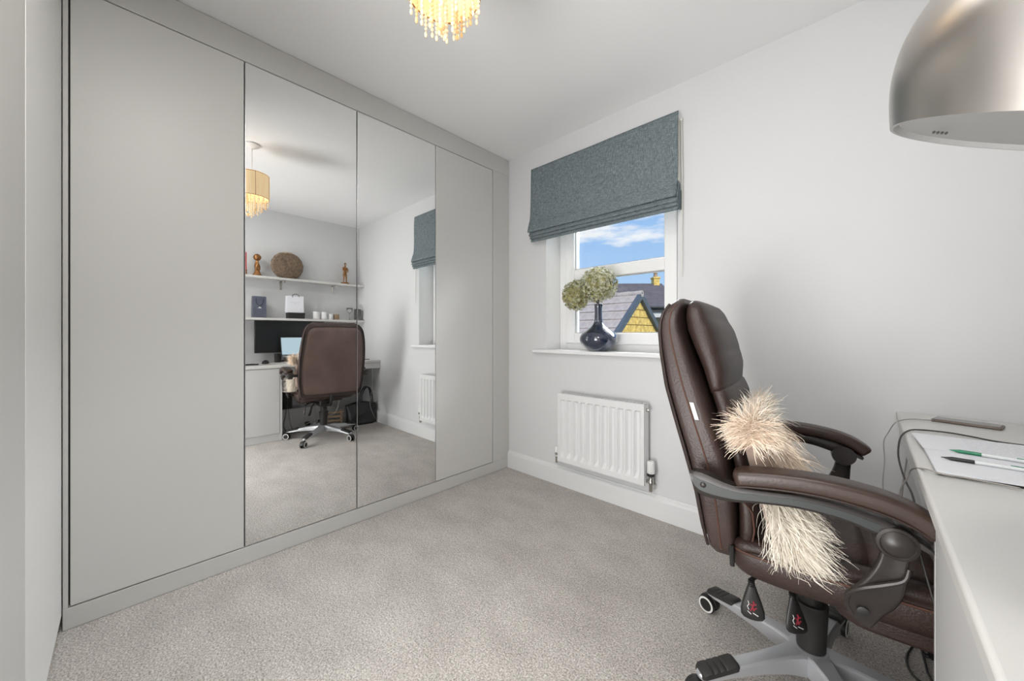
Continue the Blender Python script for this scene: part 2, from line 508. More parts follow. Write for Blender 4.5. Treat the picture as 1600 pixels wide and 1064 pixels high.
for k_, x_ in enumerate((1.25, 1.95)):  # trim rings made up to go with the added ceiling fill lamps
    t_ = thing('fill_light_fitting', ('added ceiling fill light behind the camera, nearer the wardrobe', 'added ceiling fill light behind the camera, nearer the desk')[k_], 'ceiling light', (x_, -1.98, H), group='added fill lights above the doorway end')
    G().lathe([(0.158, -0.0005), (0.165, -0.003), (0.165, -0.010), (0.156, -0.012)], n=32, cap=False).obj('trim_ring', M['white_plastic'], t_, smooth=True)
# ---- window
wf = G()
FY0, FY1 = 0.165, 0.235
def frame_rect(g, x0, x1, z0, z1, w, y0, y1, mi=0):
    g.box((x0, y0, z0), (x0 + w, y1, z1), mi); g.box((x1 - w, y0, z0), (x1, y1, z1), mi)
    g.box((x0 + w, y0, z0), (x1 - w, y1, z0 + w), mi); g.box((x0 + w, y0, z1 - w), (x1 - w, y1, z1), mi)
SZ = 0.930
frame_rect(wf, WX0 + 0.001, WX1 - 0.001, SZ - 0.02, WZ1 - 0.001, 0.062, FY0, FY1)
win = struct('window_1', wf, M['upvc'], bevel=0.003)
sf = G(); frame_rect(sf, 0.434, 1.223, SZ + 0.044, WZ1 - 0.064, 0.072, FY0 - 0.016, FY1 - 0.012)
sf.box((0.505, FY0 - 0.012, 1.428), (1.152, FY1 - 0.015, 1.503))
sf.obj('window_sash', M['upvc'], win, bevel=0.006)
bd = G()
for z0, z1 in ((SZ + 0.116, 1.428), (1.503, WZ1 - 0.136)):
    frame_rect(bd, 0.5065, 1.1505, z0 + 0.0005, z1 - 0.0005, 0.006, FY0 + 0.004, FY0 + 0.02)
bd.obj('glazing_gasket', mat('grey_gasket', (0.45, 0.45, 0.45), 0.6), win)
G().box((0.507, 0.2165, SZ + 0.117), (1.15, 0.2195, 1.427)).obj('window_pane', M['glass'], win)
G().box((0.507, 0.2165, 1.504), (1.15, 0.2195, WZ1 - 0.137)).obj('window_pane', M['glass'], win)
# painted reveals
g = G(); g.box((WX0, 0.002, SZ), (WX0 + 0.0008, 0.164, WZ1)); g.box((WX1 - 0.0008, 0.002, SZ), (WX1, 0.164, WZ1))
struct('trim_2', g, M['upvc'])
struct('trim_3', G().box((0.268, -0.036, 0.906), (1.390, -0.0005, SZ)).box((WX0 + 0.001, -0.001, 0.9085), (WX1 - 0.001, 0.1645, SZ - 0.0003)), M['sill'], bevel=0.004)

# =================================================================== WARDROBE
wd = thing('fitted_wardrobe', 'pale grey fitted wardrobe with two mirrored centre doors filling the left wall', 'wardrobe', (0, -1.1, 0))
def wpart(name, a, b, m, parent=wd, bevel=0.0015, label=None):
    return G().box(a, b).obj(name, m, parent, bevel=bevel, label=label, local=(0, -1.1, 0))
wpart('plinth', (-0.60, -2.2345, 0.001), (0.0, -0.0005, 0.076), M['ward_frame'])
wpart('top_filler', (-0.60, -2.2345, 2.272), (0.0, -0.0005, 2.398), M['ward_frame'])
wpart('side_filler', (-0.03, -0.172, 0.0765), (0.0, -0.0005, 2.2715), M['ward_frame'])
wpart('side_filler', (-0.03, -2.2345, 0.0765), (0.0, -2.2215, 2.2715), M['ward_frame'])
wpart('carcass', (-0.60, -2.232, 0.0768), (-0.024, -0.001, 2.2712), M['dark_gap'], bevel=0)
yb = [-2.2190, -1.7105, -1.2005, -0.6845, -0.1755]
for i in range(4):
    a, b = yb[i] + 0.0022, yb[i + 1] - 0.0022
    if i in (0, 3):
        wpart('door', (-0.022, a, 0.0805), (0.0, b, 2.2685), M['ward'], label='plain pale grey door')
    else:
        d = wpart('mirror_door', (-0.022, a, 0.0805), (-0.004, b, 2.2685), M['steel_trim'], bevel=0, label='full-height mirrored door')
        G().box((-0.0042, a + 0.0010, 0.0815), (0.0, b - 0.0010, 2.2675)).obj('mirror_glass', M['mirror'], d, local=(0, -1.1, 0))

# cupboard side at the extreme left of the picture
cb = thing('side_cupboard', 'tall pale grey cupboard doors at the extreme left edge, square to the wardrobe', 'cupboard', (0.5, -2.25, 0))
def cpart(name, a, b, m, label=None, bevel=0.002):
    return G().box(a, b).obj(name, m, cb, bevel=bevel, label=label, local=(0.5, -2.25, 0))
cpart('back_panel', (0.002, -2.2615, 0.001), (1.06, -2.2505, 2.398), M['ward_frame'], bevel=0)
cpart('door', (0.004, -2.2500, 0.060), (0.668, -2.2360, 2.396), M['cup_door_lit'])  # paler colour stands in for window light falling on this door
cpart('door', (0.676, -2.2500, 0.060), (1.055, -2.2360, 2.396), M['ward'], label='door edge in plain grey, without painted window light')

# =================================================================== RADIATOR
RX0, RX1, RZ0, RZ1 = 0.538, 1.135, 0.196, 0.645
RYF, RYB = -0.090, -0.038
rad = thing('radiator', 'white ribbed panel radiator on the wall under the window', 'radiator', (0.83, -0.03, 0.4))
L0 = (0.83, -0.03, 0.4)
nfl = 11
xs = []
pitch = (RX1 - RX0 - 0.03) / nfl
for i in range(nfl):
    x = RX0 + 0.020 + i * pitch
    xs += [(x, 0), (x + 0.012, 1), (x + 0.028, 1), (x + 0.040, 0)]
xs = [(RX0, 0)] + xs + [(RX1, 0)]
zs = [(RZ0, 0), (RZ0 + 0.030, 0), (RZ0 + 0.062, 1), (RZ1 - 0.046, 1), (RZ1 - 0.036, 0), (RZ1, 0)]
v = []; f = []
for z, a in zs:
    for x, b in xs: v.append((x, RYF + 0.0145 * a * b, z))
nx = len(xs)
for j in range(len(zs) - 1):
    for i in range(nx - 1): f.append((j * nx + i, j * nx + i + 1, (j + 1) * nx + i + 1, (j + 1) * nx + i))
g = G().add(v, f)
g.box((RX0, RYF + 0.0150, RZ0), (RX1, RYF + 0.018, RZ1))
g.box((RX0, RYF + 0.0001, RZ0 - 0.0008), (RX1, RYF + 0.0149, RZ0)).box((RX0, RYF + 0.0001, RZ1), (RX1, RYF + 0.0149, RZ1 + 0.0008))
g.obj('front_panel', M['radiator'], rad, local=L0)
G().box((RX0 + 0.004, RYB, RZ0 + 0.004), (RX1 - 0.004, RYB + 0.012, RZ1 - 0.004)).obj('rear_panel', M['radiator'], rad, bevel=0.003, local=L0)
for x0, x1 in ((RX0 - 0.001, RX0 + 0.002), (RX1 - 0.002, RX1 + 0.001)):
    G().box((x0, RYF + 0.012, RZ0 + 0.012), (x1, RYB + 0.004, RZ1 - 0.004)).obj('side_panel', M['radiator'], rad, local=L0)
g = G()
g.box((RX0, RYF + 0.006, RZ1 - 0.002), (RX1, RYF + 0.012, RZ1 + 0.003)); g.box((RX0, RYB, RZ1 - 0.002), (RX1, RYB + 0.006, RZ1 + 0.003))
for i in range(26):
    x = RX0 + 0.01 + i * (RX1 - RX0 - 0.03) / 25
    g.box((x, RYF + 0.012, RZ1 - 0.001), (x + 0.009, RYB, RZ1 + 0.0015))
g.obj('top_grille', M['radiator'], rad, local=L0)
G().lathe([(0.009, RX1), (0.010, RX1 + 0.012), (0.007, RX1 + 0.018)], (0, -0.062, RZ1 - 0.03), 16, axis='x').obj('vent_plug', M['chrome'], rad, smooth=True, local=L0)
# thermostatic valve on the right
vx = RX1 + 0.026
g = G().lathe([(0.011, RZ0 - 0.03), (0.011, RZ0 + 0.01), (0.014, RZ0 + 0.012), (0.014, RZ0 + 0.03), (0.011, RZ0 + 0.034), (0.012, RZ0 + 0.052)], (vx, -0.062, 0), 20)
g.tube([(RX1, -0.062, RZ0 + 0.022), (vx, -0.062, RZ0 + 0.022)], 0.010, 14)
g.tube([(vx, -0.062, RZ0 - 0.008), (vx, -0.035, RZ0 - 0.010), (vx, -0.001, RZ0 - 0.010)], 0.008, 12)
valve = g.obj('valve', M['chrome'], rad, smooth=True, local=L0)
G().lathe([(0.012, RZ0 + 0.052), (0.021, RZ0 + 0.056), (0.021, RZ0 + 0.068), (0.017, RZ0 + 0.070)], (vx, -0.062, 0), 24).obj('valve_collar', M['black'], valve, smooth=True, local=L0)
rings = []
for z, r in ((0.070, 0.018), (0.073, 0.0205), (0.125, 0.0185), (0.133, 0.0175), (0.138, 0.0145)):
    rings.append([(vx + (r + (0.0012 if k % 2 else -0.0004)) * math.cos(2 * PI * k / 36), -0.062 + (r + (0.0012 if k % 2 else -0.0004)) * math.sin(2 * PI * k / 36), RZ0 + z) for k in range(36)])
G().loft(rings).obj('valve_head', M['white_plastic'], valve, smooth=True, local=L0, label='white ribbed thermostatic head')
# lockshield on the left
lx = RX0 - 0.028
g = G().lathe([(0.008, RZ0 - 0.025), (0.008, RZ0 + 0.03), (0.011, RZ0 + 0.032), (0.011, RZ0 + 0.045)], (lx, -0.062, 0), 18)
g.tube([(RX0, -0.062, RZ0 + 0.020), (lx, -0.062, RZ0 + 0.020)], 0.009, 12)
g.tube([(lx, -0.062, RZ0 - 0.015), (lx, -0.001, RZ0 - 0.018)], 0.007, 12)
lv = g.obj('valve', M['chrome'], rad, smooth=True, local=L0)
G().lathe([(0.012, RZ0 + 0.045), (0.012, RZ0 + 0.078), (0.009, RZ0 + 0.082)], (lx, -0.062, 0), 18).obj('valve_cap', M['white_plastic'], lv, smooth=True, local=L0)
for x in (RX0 + 0.08, RX1 - 0.08):
    G().box((x - 0.01, RYB + 0.012, RZ0 + 0.03), (x + 0.01, -0.0008, RZ1 - 0.05)).obj('wall_bracket', M['radiator'], rad, local=L0)

# =================================================================== ROMAN BLIND
bl = thing('roman_blind', 'slate blue linen roman blind half raised over the window', 'blind', (0.79, -0.03, 2.0))
LB = (0.79, -0.03, 2.0)
BX0, BX1, BZT, BZB = 0.268, 1.303, 2.232, 1.770
def cloth(x0, x1, prof, seed, nx=60, amp=0.003, th=0.003):
    """prof: list of (z, y) front line; returns thickened wavy sheet"""
    pts = smooth_path([(0, y, z) for z, y in prof], 5)
    v = []; f = []
    for s_, o_ in ((0, 0), (1, th)):
        for p in pts:
            for i in range(nx + 1):
                t = i / nx
                x = x0 + (x1 - x0) * t
                w = noise.noise(Vector((x * 3.1 + seed, p[2] * 4, seed))) * amp * 2
                v.append((x, p[1] + w + o_, p[2] + noise.noise(Vector((x * 2.2, seed * 3, 0))) * amp))
    n = nx + 1; m = len(pts)
    for s_ in range(2):
        for j in range(m - 1):
            for i in range(nx):
                a = s_ * n * m + j * n + i
                f.append((a, a + 1, a + n + 1, a + n))
    o2 = n * m
    for j in range(m - 1):
        for i in (0, nx):
            a = j * n + i
            f.append((a, a + n, a + n + o2, a + o2))
    for j in (0, m - 1):
        for i in range(nx):
            a = j * n + i
            f.append((a, a + 1, a + 1 + o2, a + o2))
    return G().add(v, f)
fab = cloth(BX0, BX1, [(BZT, -0.045), (BZT - 0.1, -0.048), (BZT - 0.25, -0.050), (BZT - 0.36, -0.056), (BZB + 0.05, -0.072), (BZB + 0.006, -0.084), (BZB - 0.002, -0.080), (BZB + 0.003, -0.066)], 1.0)
fab.obj('blind_fabric', M['blind'], bl, smooth='all', local=LB)
for k, (zo, yo, xo) in enumerate(((-0.010, -0.070, 0.006), (-0.030, -0.064, 0.010), (-0.050, -0.056, 0.014))):
    z0 = BZB + zo
    cloth(BX0 + xo, BX1 - 0.002 * k + 0.006, [(z0 + 0.05, yo + 0.012), (z0 + 0.01, yo + 0.002), (z0 - 0.014, yo - 0.006), (z0 - 0.019, yo + 0.001), (z0 - 0.012, yo + 0.009)], 5.0 + k * 2, amp=0.0022).obj('blind_fold', M['blind'], bl, smooth='all', local=LB)
# lining seen at the side, stacked pleat edges, headrail and chain
g = G().add([(BX1 - 0.004, -0.040, BZT - 0.02), (BX1 - 0.004, -0.010, BZT - 0.05), (BX1 + 0.002, -0.018, BZB + 0.08), (BX1 - 0.004, -0.052, BZB + 0.10),
             (BX1 - 0.007, -0.040, BZT - 0.02), (BX1 - 0.007, -0.010, BZT - 0.05), (BX1 - 0.001, -0.018, BZB + 0.08), (BX1 - 0.007, -0.052, BZB + 0.10)],
            [(0, 1, 2, 3), (7, 6, 5, 4), (0, 4, 5, 1), (1, 5, 6, 2), (2, 6, 7, 3), (3, 7, 4, 0)])
g.obj('lining', M['blind_line'], bl, local=LB, label='cream lining behind the fabric')
for k in range(3):
    y0 = -0.052 + k * 0.016
    G().prism([(y0, BZB + 0.085 - 0.02 * k), (y0 + 0.011, BZB + 0.082 - 0.02 * k), (y0 + 0.010, BZB - 0.060), (y0 - 0.003, BZB - 0.060)], BX1 - 0.004, BX1 + 0.004, 'x').obj('pleat_edge', M['blind'], bl, bevel=0.002, local=LB)
G().box((BX0 + 0.004, -0.042, BZT - 0.045), (BX1 - 0.004, -0.0008, BZT - 0.004)).obj('headrail', M['white_plastic'], bl, bevel=0.002, local=LB)
g = G(); g.tube([(BX1 + 0.008, -0.022, BZT - 0.045), (BX1 + 0.012, -0.022, 1.9), (BX1 + 0.012, -0.022, 1.35)], 0.0016, 6)
g.tube([(BX1 + 0.008, -0.012, BZT - 0.045), (BX1 + 0.012, -0.012, 1.9), (BX1 + 0.012, -0.022, 1.35)], 0.0016, 6)
g.ball((BX1 + 0.006, -0.018, BZT - 0.04), 0.008, 10)
g.obj('pull_chain', M['blind_line'], bl, smooth=True, local=LB)

# =================================================================== VASE AND HYDRANGEAS
VX, VY, VZ = 0.782, 0.020, SZ + 0.0008
vs = thing('glass_vase', 'glossy navy bulb vase with slim neck on the window sill', 'vase', (VX, VY, VZ))
prof = [(0.0, 0.0), (0.055, 0.0), (0.062, 0.004), (0.085, 0.020), (0.108, 0.042), (0.120, 0.066), (0.121, 0.084), (0.113, 0.104), (0.094, 0.124), (0.068, 0.142), (0.046, 0.158),
        (0.032, 0.176), (0.026, 0.196), (0.0235, 0.225), (0.0235, 0.265), (0.0245, 0.290), (0.029, 0.298), (0.029, 0.301), (0.024, 0.302), (0.021, 0.296), (0.020, 0.2), (0.0, 0.19)]
prof = [(max(r, 0.0005), z) for r, z in prof]
G().lathe(prof, n=64).obj('vase_body', M['vase'], vs, smooth='all', sub=1)
def hydrangea(label, c, r, sc, m, stem_pts, seed):
    t = thing('hydrangea_flower', label, 'flower', (VX, VY, VZ + 0.29), group=None)
    o = Vector((VX, VY, VZ + 0.29))
    G().tube(smooth_path([Vector(p) - o for p in stem_pts], 5), 0.0045, 8).obj('stem', M['stem'], t, smooth=True)
    rnd = random.Random(seed)
    g = G()
    C = Vector(c) - o
    G_ = (1 + 5 ** 0.5) / 2
    N = 720
    for i in range(N):
        zz = 1 - 2 * (i + 0.5) / N
        a = 2 * PI * i / G_
        d = Vector((math.sqrt(1 - zz * zz) * math.cos(a), math.sqrt(1 - zz * zz) * math.sin(a), zz))
        lump = 1 + 0.10 * noise.noise(d * 2.3 + Vector((seed, 0, 0))) + rnd.uniform(-0.13, 0.10)
        p = C + Vector((d.x * r * sc[0], d.y * r * sc[1], d.z * r * sc[2])) * lump
        n_ = (d + Vector((rnd.uniform(-.5, .5), rnd.uniform(-.5, .5), rnd.uniform(-.5, .5)))).normalized()
        u = n_.cross(Vector((0.3, 0.2, 1))).normalized(); w = n_.cross(u)
        ps = rnd.uniform(0.008, 0.014); a0 = rnd.uniform(0, PI)
        mi = rnd.choice((0, 0, 1))
        for q in range(4):
            a1 = a0 + q * PI / 2
            dr = u * math.cos(a1) + w * math.sin(a1); sd = -u * math.sin(a1) + w * math.cos(a1)
            g.add([p, p + dr * ps * .55 + sd * ps * .42 + n_ * ps * .25, p + dr * ps + n_ * ps * .35, p + dr * ps * .55 - sd * ps * .42 + n_ * ps * .25], [(0, 1, 2, 3)], mi)
    g.obj('floret', m, t, kind='stuff')
    g = G().ball(tuple(C), r * 0.82, 16, sc=sc); g.obj('flower_core', M['petal2'], t, smooth='all')
    return t
hydrangea('large round cream-green dried hydrangea head, upper of two in the navy vase', (0.782, 0.02, 1.355), 0.108, (1.06, 1.0, 0.95), [M['petal'], M['petal2']],
          [(VX + 0.004, VY, VZ + 0.20), (VX + 0.002, VY, VZ + 0.31), (0.775, 0.02, 1.32)], 3)
hydrangea('smaller olive-cream hydrangea head drooping to the left of the navy vase', (0.618, 0.012, 1.300), 0.092, (0.95, 0.9, 1.0), [M['petal2'], M['petal']],
          [(VX - 0.006, VY, VZ + 0.20), (VX - 0.008, VY, VZ + 0.31), (0.720, 0.018, 1.285), (0.660, 0.012, 1.330)], 9)

# =================================================================== DESK
DX = 2.115; DZ = 0.738
dk = thing('desk', 'long off-white desktop running along the right wall under the shelves', 'desk', (2.4, -1.1, 0))
LD = (2.4, -1.1, 0)
G().box((DX - 0.006, YL + 0.001, DZ - 0.030), (XR - 0.0008, -0.0008, DZ)).obj('desktop', M['desk'], dk, bevel=0.006, seg=4, local=LD)
G().box((DX + 0.004, -1.014, DZ - 0.095), (DX + 0.022, -0.002, DZ - 0.0305)).obj('apron', M['desk_front'], dk, bevel=0.002, local=LD)
G().box((XR - 0.02, -1.014, DZ - 0.085), (XR - 0.0008, -0.02, DZ - 0.0305)).obj('wall_batten', M['desk_front'], dk, local=LD)
dc = thing('desk_cupboard', 'pale grey cupboard with flush doors under the near end of the desk', 'cupboard', (2.4, -1.6, 0))
LC = (2.4, -1.6, 0)
G().box((DX + 0.004, -1.034, 0.001), (XR - 0.001, -1.016, DZ - 0.0308)).obj('side_panel', M['desk_front'], dc, bevel=0.0015, local=LC)
G().box((DX + 0.024, YL + 0.002, 0.072), (XR - 0.001, -1.0345, DZ - 0.0308)).obj('carcass', M['ward_frame'], dc, local=LC)
G().box((DX + 0.012, YL + 0.002, 0.001), (DX + 0.026, -1.0345, 0.0715)).obj('plinth', M['desk_front'], dc, local=LC)
for a, b in ((-1.615, -1.038), (-2.20, -1.619)):
    G().box((DX + 0.004, a, 0.0725), (DX + 0.0235, b, DZ - 0.034)).obj('door', M['desk_front'], dc, bevel=0.002, local=LC)
# boxed pipework below the desk
struct('trim_4', G().box((2.50, -1.014, 0.001), (XR - 0.0185, -0.42, 0.225)), M['desk_front'], bevel=0.002)

# shelves
def shelf(label, z, x0, br):
    s = thing('wall_shelf', label, 'shelf', (2.6, -1.0, z), group='white shelves above the desk')
    o = (2.6, -1.0, z)
    G().box((x0, YL + 0.003, z - 0.024), (XR - 0.001, -0.0015, z)).obj('shelf_board', M['desk'], s, bevel=0.0015, local=o)
    for y in br:
        g = G().box((x0 + 0.015, y - 0.012, z - 0.0295), (XR - 0.001, y + 0.012, z - 0.0245)); g.box((XR - 0.005, y - 0.012, z - 0.12), (XR - 0.001, y + 0.012, z - 0.0295))
        g.prism([(x0 + 0.015, z - 0.0295), (x0 + 0.03, z - 0.0295), (x0 + 0.03, z - 0.05), (x0 + 0.02, z - 0.05)], y - 0.012, y + 0.012, 'y')
        g.obj('bracket', M['chrome'], s, bevel=0.002, local=o)
shelf('upper pale wall shelf on metal brackets, seen in the mirror', 1.652, 2.545, (-0.885, -0.330, -1.5))
shelf('lower white wall shelf just above the black monitor, seen in the mirror', 1.212, 2.53, ())

# =================================================================== OFFICE CHAIR
TH = math.radians(6.5)
OX, OY = 1.910, -0.705
ch = thing('office_chair', 'brown leather high-back office chair with silver wheeled base at the desk', 'chair', (OX, OY, 0), TH)
LYO = 0.018          # lateral centre of the back
# --- back shell : z, rear f, front f, half width
SH = [(0.440, -0.220, -0.170, 0.245), (0.452, -0.230, -0.163, 0.260), (0.50, -0.240, -0.160, 0.272), (0.60, -0.255, -0.163, 0.284), (0.71, -0.284, -0.180, 0.288), (0.80, -0.310, -0.212, 0.287), (0.89, -0.336, -0.242, 0.281), (0.98, -0.352, -0.275, 0.272), (1.044, -0.360, -0.298, 0.262), (1.085, -0.360, -0.308, 0.250), (1.115, -0.352, -0.306, 0.232), (1.138, -0.338, -0.302, 0.205), (1.148, -0.325, -0.305, 0.180)]
zz = [SH[0][0] + (SH[-1][0] - SH[0][0]) * i / 40 for i in range(41)]
rings = []
for z in zz:
    r_, f_, w_ = interp(SH, z)
    rings.append(superell((r_ + f_) / 2, LYO, (f_ - r_) / 2, w_, z, 40, 7))
G().loft(rings).obj('back_shell', M['leather_back'], ch, smooth='all')
def side_line(frac, sgn, extra=0.001, table=SH, z0=0.46, z1=1.13, off=LYO):
    p = []
    for i in range(26):
        z = z0 + (z1 - z0) * i / 25
        r_, f_, w_ = interp(table, z)
        p.append((r_ + (f_ - r_) * frac, off + sgn * (w_ + extra), z))
    return p
for sgn in (-1, 1):
    G().tube(side_line(0.52, sgn, 0.0005), 0.0022, 6).obj('seam', M['seam'], ch, smooth=True, label='stitched seam down the side of the back')
    p = side_line(0.04, sgn, -0.004)
    G().tube(p, 0.0045, 8).obj('piping', M['leather_dark'], ch, smooth=True)
# rear panel raised with piping (seen in the mirror)
rp = []
for i in range(31):
    z = 0.475 + (1.105 - 0.475) * i / 30
    r_, f_, w_ = interp(SH, z)
    e = 1.0
    if z > 1.04: e = math.sqrt(max(0.0, 1 - ((z - 1.04) / 0.075) ** 2)) * 0.28 + 0.72
    if z < 0.51: e = math.sqrt(max(0.0, 1 - ((0.51 - z) / 0.04) ** 2)) * 0.12 + 0.88
    rp.append((z, r_, (w_ - 0.022) * e))
v = []; f = []
NX = 28
for i, (z, r_, w_) in enumerate(rp):
    for k in range(NX + 1):
        t = -1 + 2 * k / NX
        edge = min(1, (1 - abs(t)) * 6) * min(1, (i) / 2.0, (30 - i) / 2.0)
        pk = 0.003 * math.sin(t * 34) * max(0, (z - 1.03) / 0.08) * (1 if z < 1.1 else 0.4)
        v.append((r_ - 0.001 - 0.007 * edge ** 0.5 + 0.004 * (1 - t * t) * -1 + pk, LYO + w_ * t, z))
for i in range(30):
    for k in range(NX):
        a = i * (NX + 1) + k
        f.append((a, a + 1, a + NX + 2, a + NX + 1))
G().add(v, f).obj('rear_panel', M['leather_rear'], ch, smooth='all')
loop = [(r_ - 0.004, LYO - w_, z) for z, r_, w_ in rp] + [(rp[-1][1] - 0.006, LYO + rp[-1][2] * t, rp[-1][0] + 0.004 * (1 - t * t)) for t in (-.8, -.4, 0, .4, .8)] + [(r_ - 0.004, LYO + w_, z) for z, r_, w_ in reversed(rp)] + [(rp[0][1] - 0.004, LYO - rp[0][2] * t, rp[0][0] - 0.004) for t in (-.8, -.4, 0, .4, .8)]
loop.append(loop[0])
G().tube(loop, 0.0035, 6).obj('piping', M['leather_dark'], ch, smooth=True)
# --- front cushions: a puffy block; table z, rear f, front f, half width
def puff(name, tab, n=36, e=3.2, steps=30, m='leather', creases=(), off=LYO):
    rings = []
    z0, z1 = tab[0][0], tab[-1][0]
    for i in range(steps + 1):
        z = z0 + (z1 - z0) * i / steps
        r_, f_, w_ = interp(tab, z)
        ring = superell((r_ + f_) / 2, off, (f_ - r_) / 2, w_, z, n, e)
        cr_ = 0
        for cz, ca, cw in creases: cr_ += ca * math.exp(-((z - cz) / cw) ** 2)
        ring = [(x - (cr_ * (0.6 + 0.4 * math.cos(y * 14)) if x > (r_ + f_) / 2 else 0), y, z_) for x, y, z_ in ring]
        rings.append(ring)
    return G().loft(rings).obj(name, M[m], ch, smooth='all')
puff('head_cushion', [(0.872, -0.236, -0.200, 0.225), (0.885, -0.240, -0.184, 0.240), (0.94, -0.258, -0.180, 0.244), (1.0, -0.282, -0.192, 0.244), (1.05, -0.302, -0.206, 0.238), (1.09, -0.308, -0.226, 0.228),
                      (1.118, -0.306, -0.240, 0.214), (1.135, -0.300, -0.255, 0.194), (1.142, -0.292, -0.270, 0.165)], creases=((0.99, 0.006, 0.012), (1.085, 0.006, 0.010)))
puff('back_cushion', [(0.615, -0.168, -0.150, 0.21), (0.63, -0.168, -0.132, 0.235), (0.70, -0.180, -0.132, 0.246), (0.78, -0.206, -0.146, 0.246), (0.84, -0.226, -0.160, 0.242), (0.880, -0.238, -0.176, 0.236), (0.900, -0.243, -0.200, 0.215)],
     creases=((0.74, 0.014, 0.012), (0.83, 0.016, 0.012)))
puff('lumbar_cushion', [(0.470, -0.163, -0.135, 0.225), (0.480, -0.165, -0.118, 0.250), (0.52, -0.165, -0.108, 0.257), (0.57, -0.166, -0.108, 0.257), (0.605, -0.168, -0.120, 0.250), (0.618, -0.168, -0.140, 0.225)])
G().tube([(-0.163, LYO - 0.257, 0.595), (-0.145, LYO - 0.2585, 0.600), (-0.126, LYO - 0.254, 0.575), (-0.121, LYO - 0.2545, 0.53), (-0.126, LYO - 0.252, 0.495)], 0.002, 6).obj('seam', M['seam'], ch, smooth=True)
# tufting buttons of the back
for y in (-0.09, 0.09):
    G().ball((-0.128, LYO + y, 0.742), 0.012, 10, sc=(0.5, 1, 1)).obj('tuft_button', M['leather_dark'], ch, smooth='all')
# white tag on the near side
zt = 0.828
r_, f_, w_ = interp(SH, zt)
pz = []
for z in (0.806, 0.851):
    r_, f_, w_ = interp(SH, z)
    pz.append(((r_ + f_) / 2 + 0.012, LYO - w_ - 0.0030, z))
a, b = pz
G().add([(a[0] - 0.005, a[1], a[2]), (a[0] + 0.005, a[1], a[2]), (b[0] + 0.005, b[1], b[2]), (b[0] - 0.005, b[1], b[2]),
         (a[0] - 0.005, a[1] + 0.002, a[2]), (a[0] + 0.005, a[1] + 0.002, a[2]), (b[0] + 0.005, b[1] + 0.002, b[2]), (b[0] - 0.005, b[1] + 0.002, b[2])],
        [(0, 1, 2, 3), (7, 6, 5, 4), (0, 4, 5, 1), (1, 5, 6, 2), (2, 6, 7, 3), (3, 7, 4, 0)]).obj('fabric_tag', M['white_label'], ch, label='small white fabric tag')
G().tube([(-0.172, LYO - 0.262, 0.48), (-0.170, LYO - 0.262, 0.425)], 0.006, 8).obj('back_strap', M['black'], ch, smooth=True)

# --- seat
g = G()
rings = []
for z, hx, hy, e in ((0.404, 0.215, 0.225, 5), (0.408, 0.240, 0.245, 6), (0.430, 0.250, 0.254, 7), (0.462, 0.252, 0.256, 7), (0.474, 0.247, 0.252, 7), (0.483, 0.236, 0.243, 6), (0.487, 0.20, 0.21, 5)):
    rings.append(superell(0.060, 0.0, hx, hy, z, 48, e))
g.loft(rings).obj('seat', M['leather'], ch, smooth='all')
pts = superell(0.060, 0.0, 0.2505, 0.2555, 0.470, 48, 7)
G().tube(pts + [pts[0]], 0.003, 6).obj('seat_piping', M['seam'], ch, smooth=True)
# quilted seat cushion
v = []; f = []
NU, NV = 48, 40
for i in range(NU + 1):
    for k in range(NV + 1):
        u = i / NU; w = k / NV
        x = -0.165 + 0.455 * u; y = -0.195 + 0.39 * w
        ed = min(1, min(u, 1 - u) * 9, min(w, 1 - w) * 7)
        h = 0.492 + 0.034 * math.sqrt(max(0, ed)) + 0.006 * math.sin(PI * u)
        for s_ in (0.30, 0.58, 0.84): h -= 0.010 * math.exp(-((u - s_) / 0.018) ** 2)
        h -= 0.008 * math.exp(-((w - 0.5 - 0.1 * math.sin(u * 6)) / 0.02) ** 2)
        h += 0.003 * noise.noise(Vector((x * 14, y * 14, 2)))
        v.append((x, y, h))
for i in range(NU):
    for k in range(NV):
        a = i * (NV + 1) + k
        f.append((a, a + 1, a + NV + 2, a + NV + 1))
g = G().add(v, f); g.box((-0.163, -0.193, 0.480), (0.288, 0.193, 0.493))
g.obj('seat_cushion', M['leather'], ch, smooth=True)
# bolsters beside the cushion
for sgn in (-1, 1):
    pth = smooth_path([(-0.17, sgn * 0.222, 0.480), (-0.05, sgn * 0.224, 0.487), (0.12, sgn * 0.224, 0.489), (0.27, sgn * 0.220, 0.484)], 8)
    g = G(); rings = []
    for i, p in enumerate(pth):
        k_ = min(1, i / 2, (len(pth) - 1 - i) / 2)
        k_ = 0.35 + 0.65 * k_
        rings.append([(p[0], p[1] + 0.027 * k_ * math.cos(a_), p[2] + 0.020 * k_ * math.sin(a_)) for a_ in [2 * PI * q / 14 for q in range(14)]])
    g.loft(rings).obj('seat_bolster', M['leather'], ch, smooth='all')
# folded footrest under the seat front
G().loft([superell(0.17, 0, hx, 0.20, z, 32, 6) for z, hx in ((0.352, 0.12), (0.358, 0.135), (0.380, 0.14), (0.392, 0.13))]).obj('footrest', M['leather'], ch, smooth='all', label='padded footrest folded away under the seat')
G().box((-0.02, -0.07, 0.360), (0.20, 0.07, 0.403)).obj('seat_plate', M['black'], ch, bevel=0.006)
G().box((-0.085, -0.055, 0.325), (0.075, 0.055, 0.395)).obj('tilt_mechanism', M['black'], ch, bevel=0.01)
G().tube([(-0.06, 0.025, 0.35), (-0.16, 0.02, 0.352), (-0.215, 0.018, 0.40), (-0.228, 0.018, 0.46)], 0.014, 10).obj('back_bracket', M['black'], ch, smooth=True)

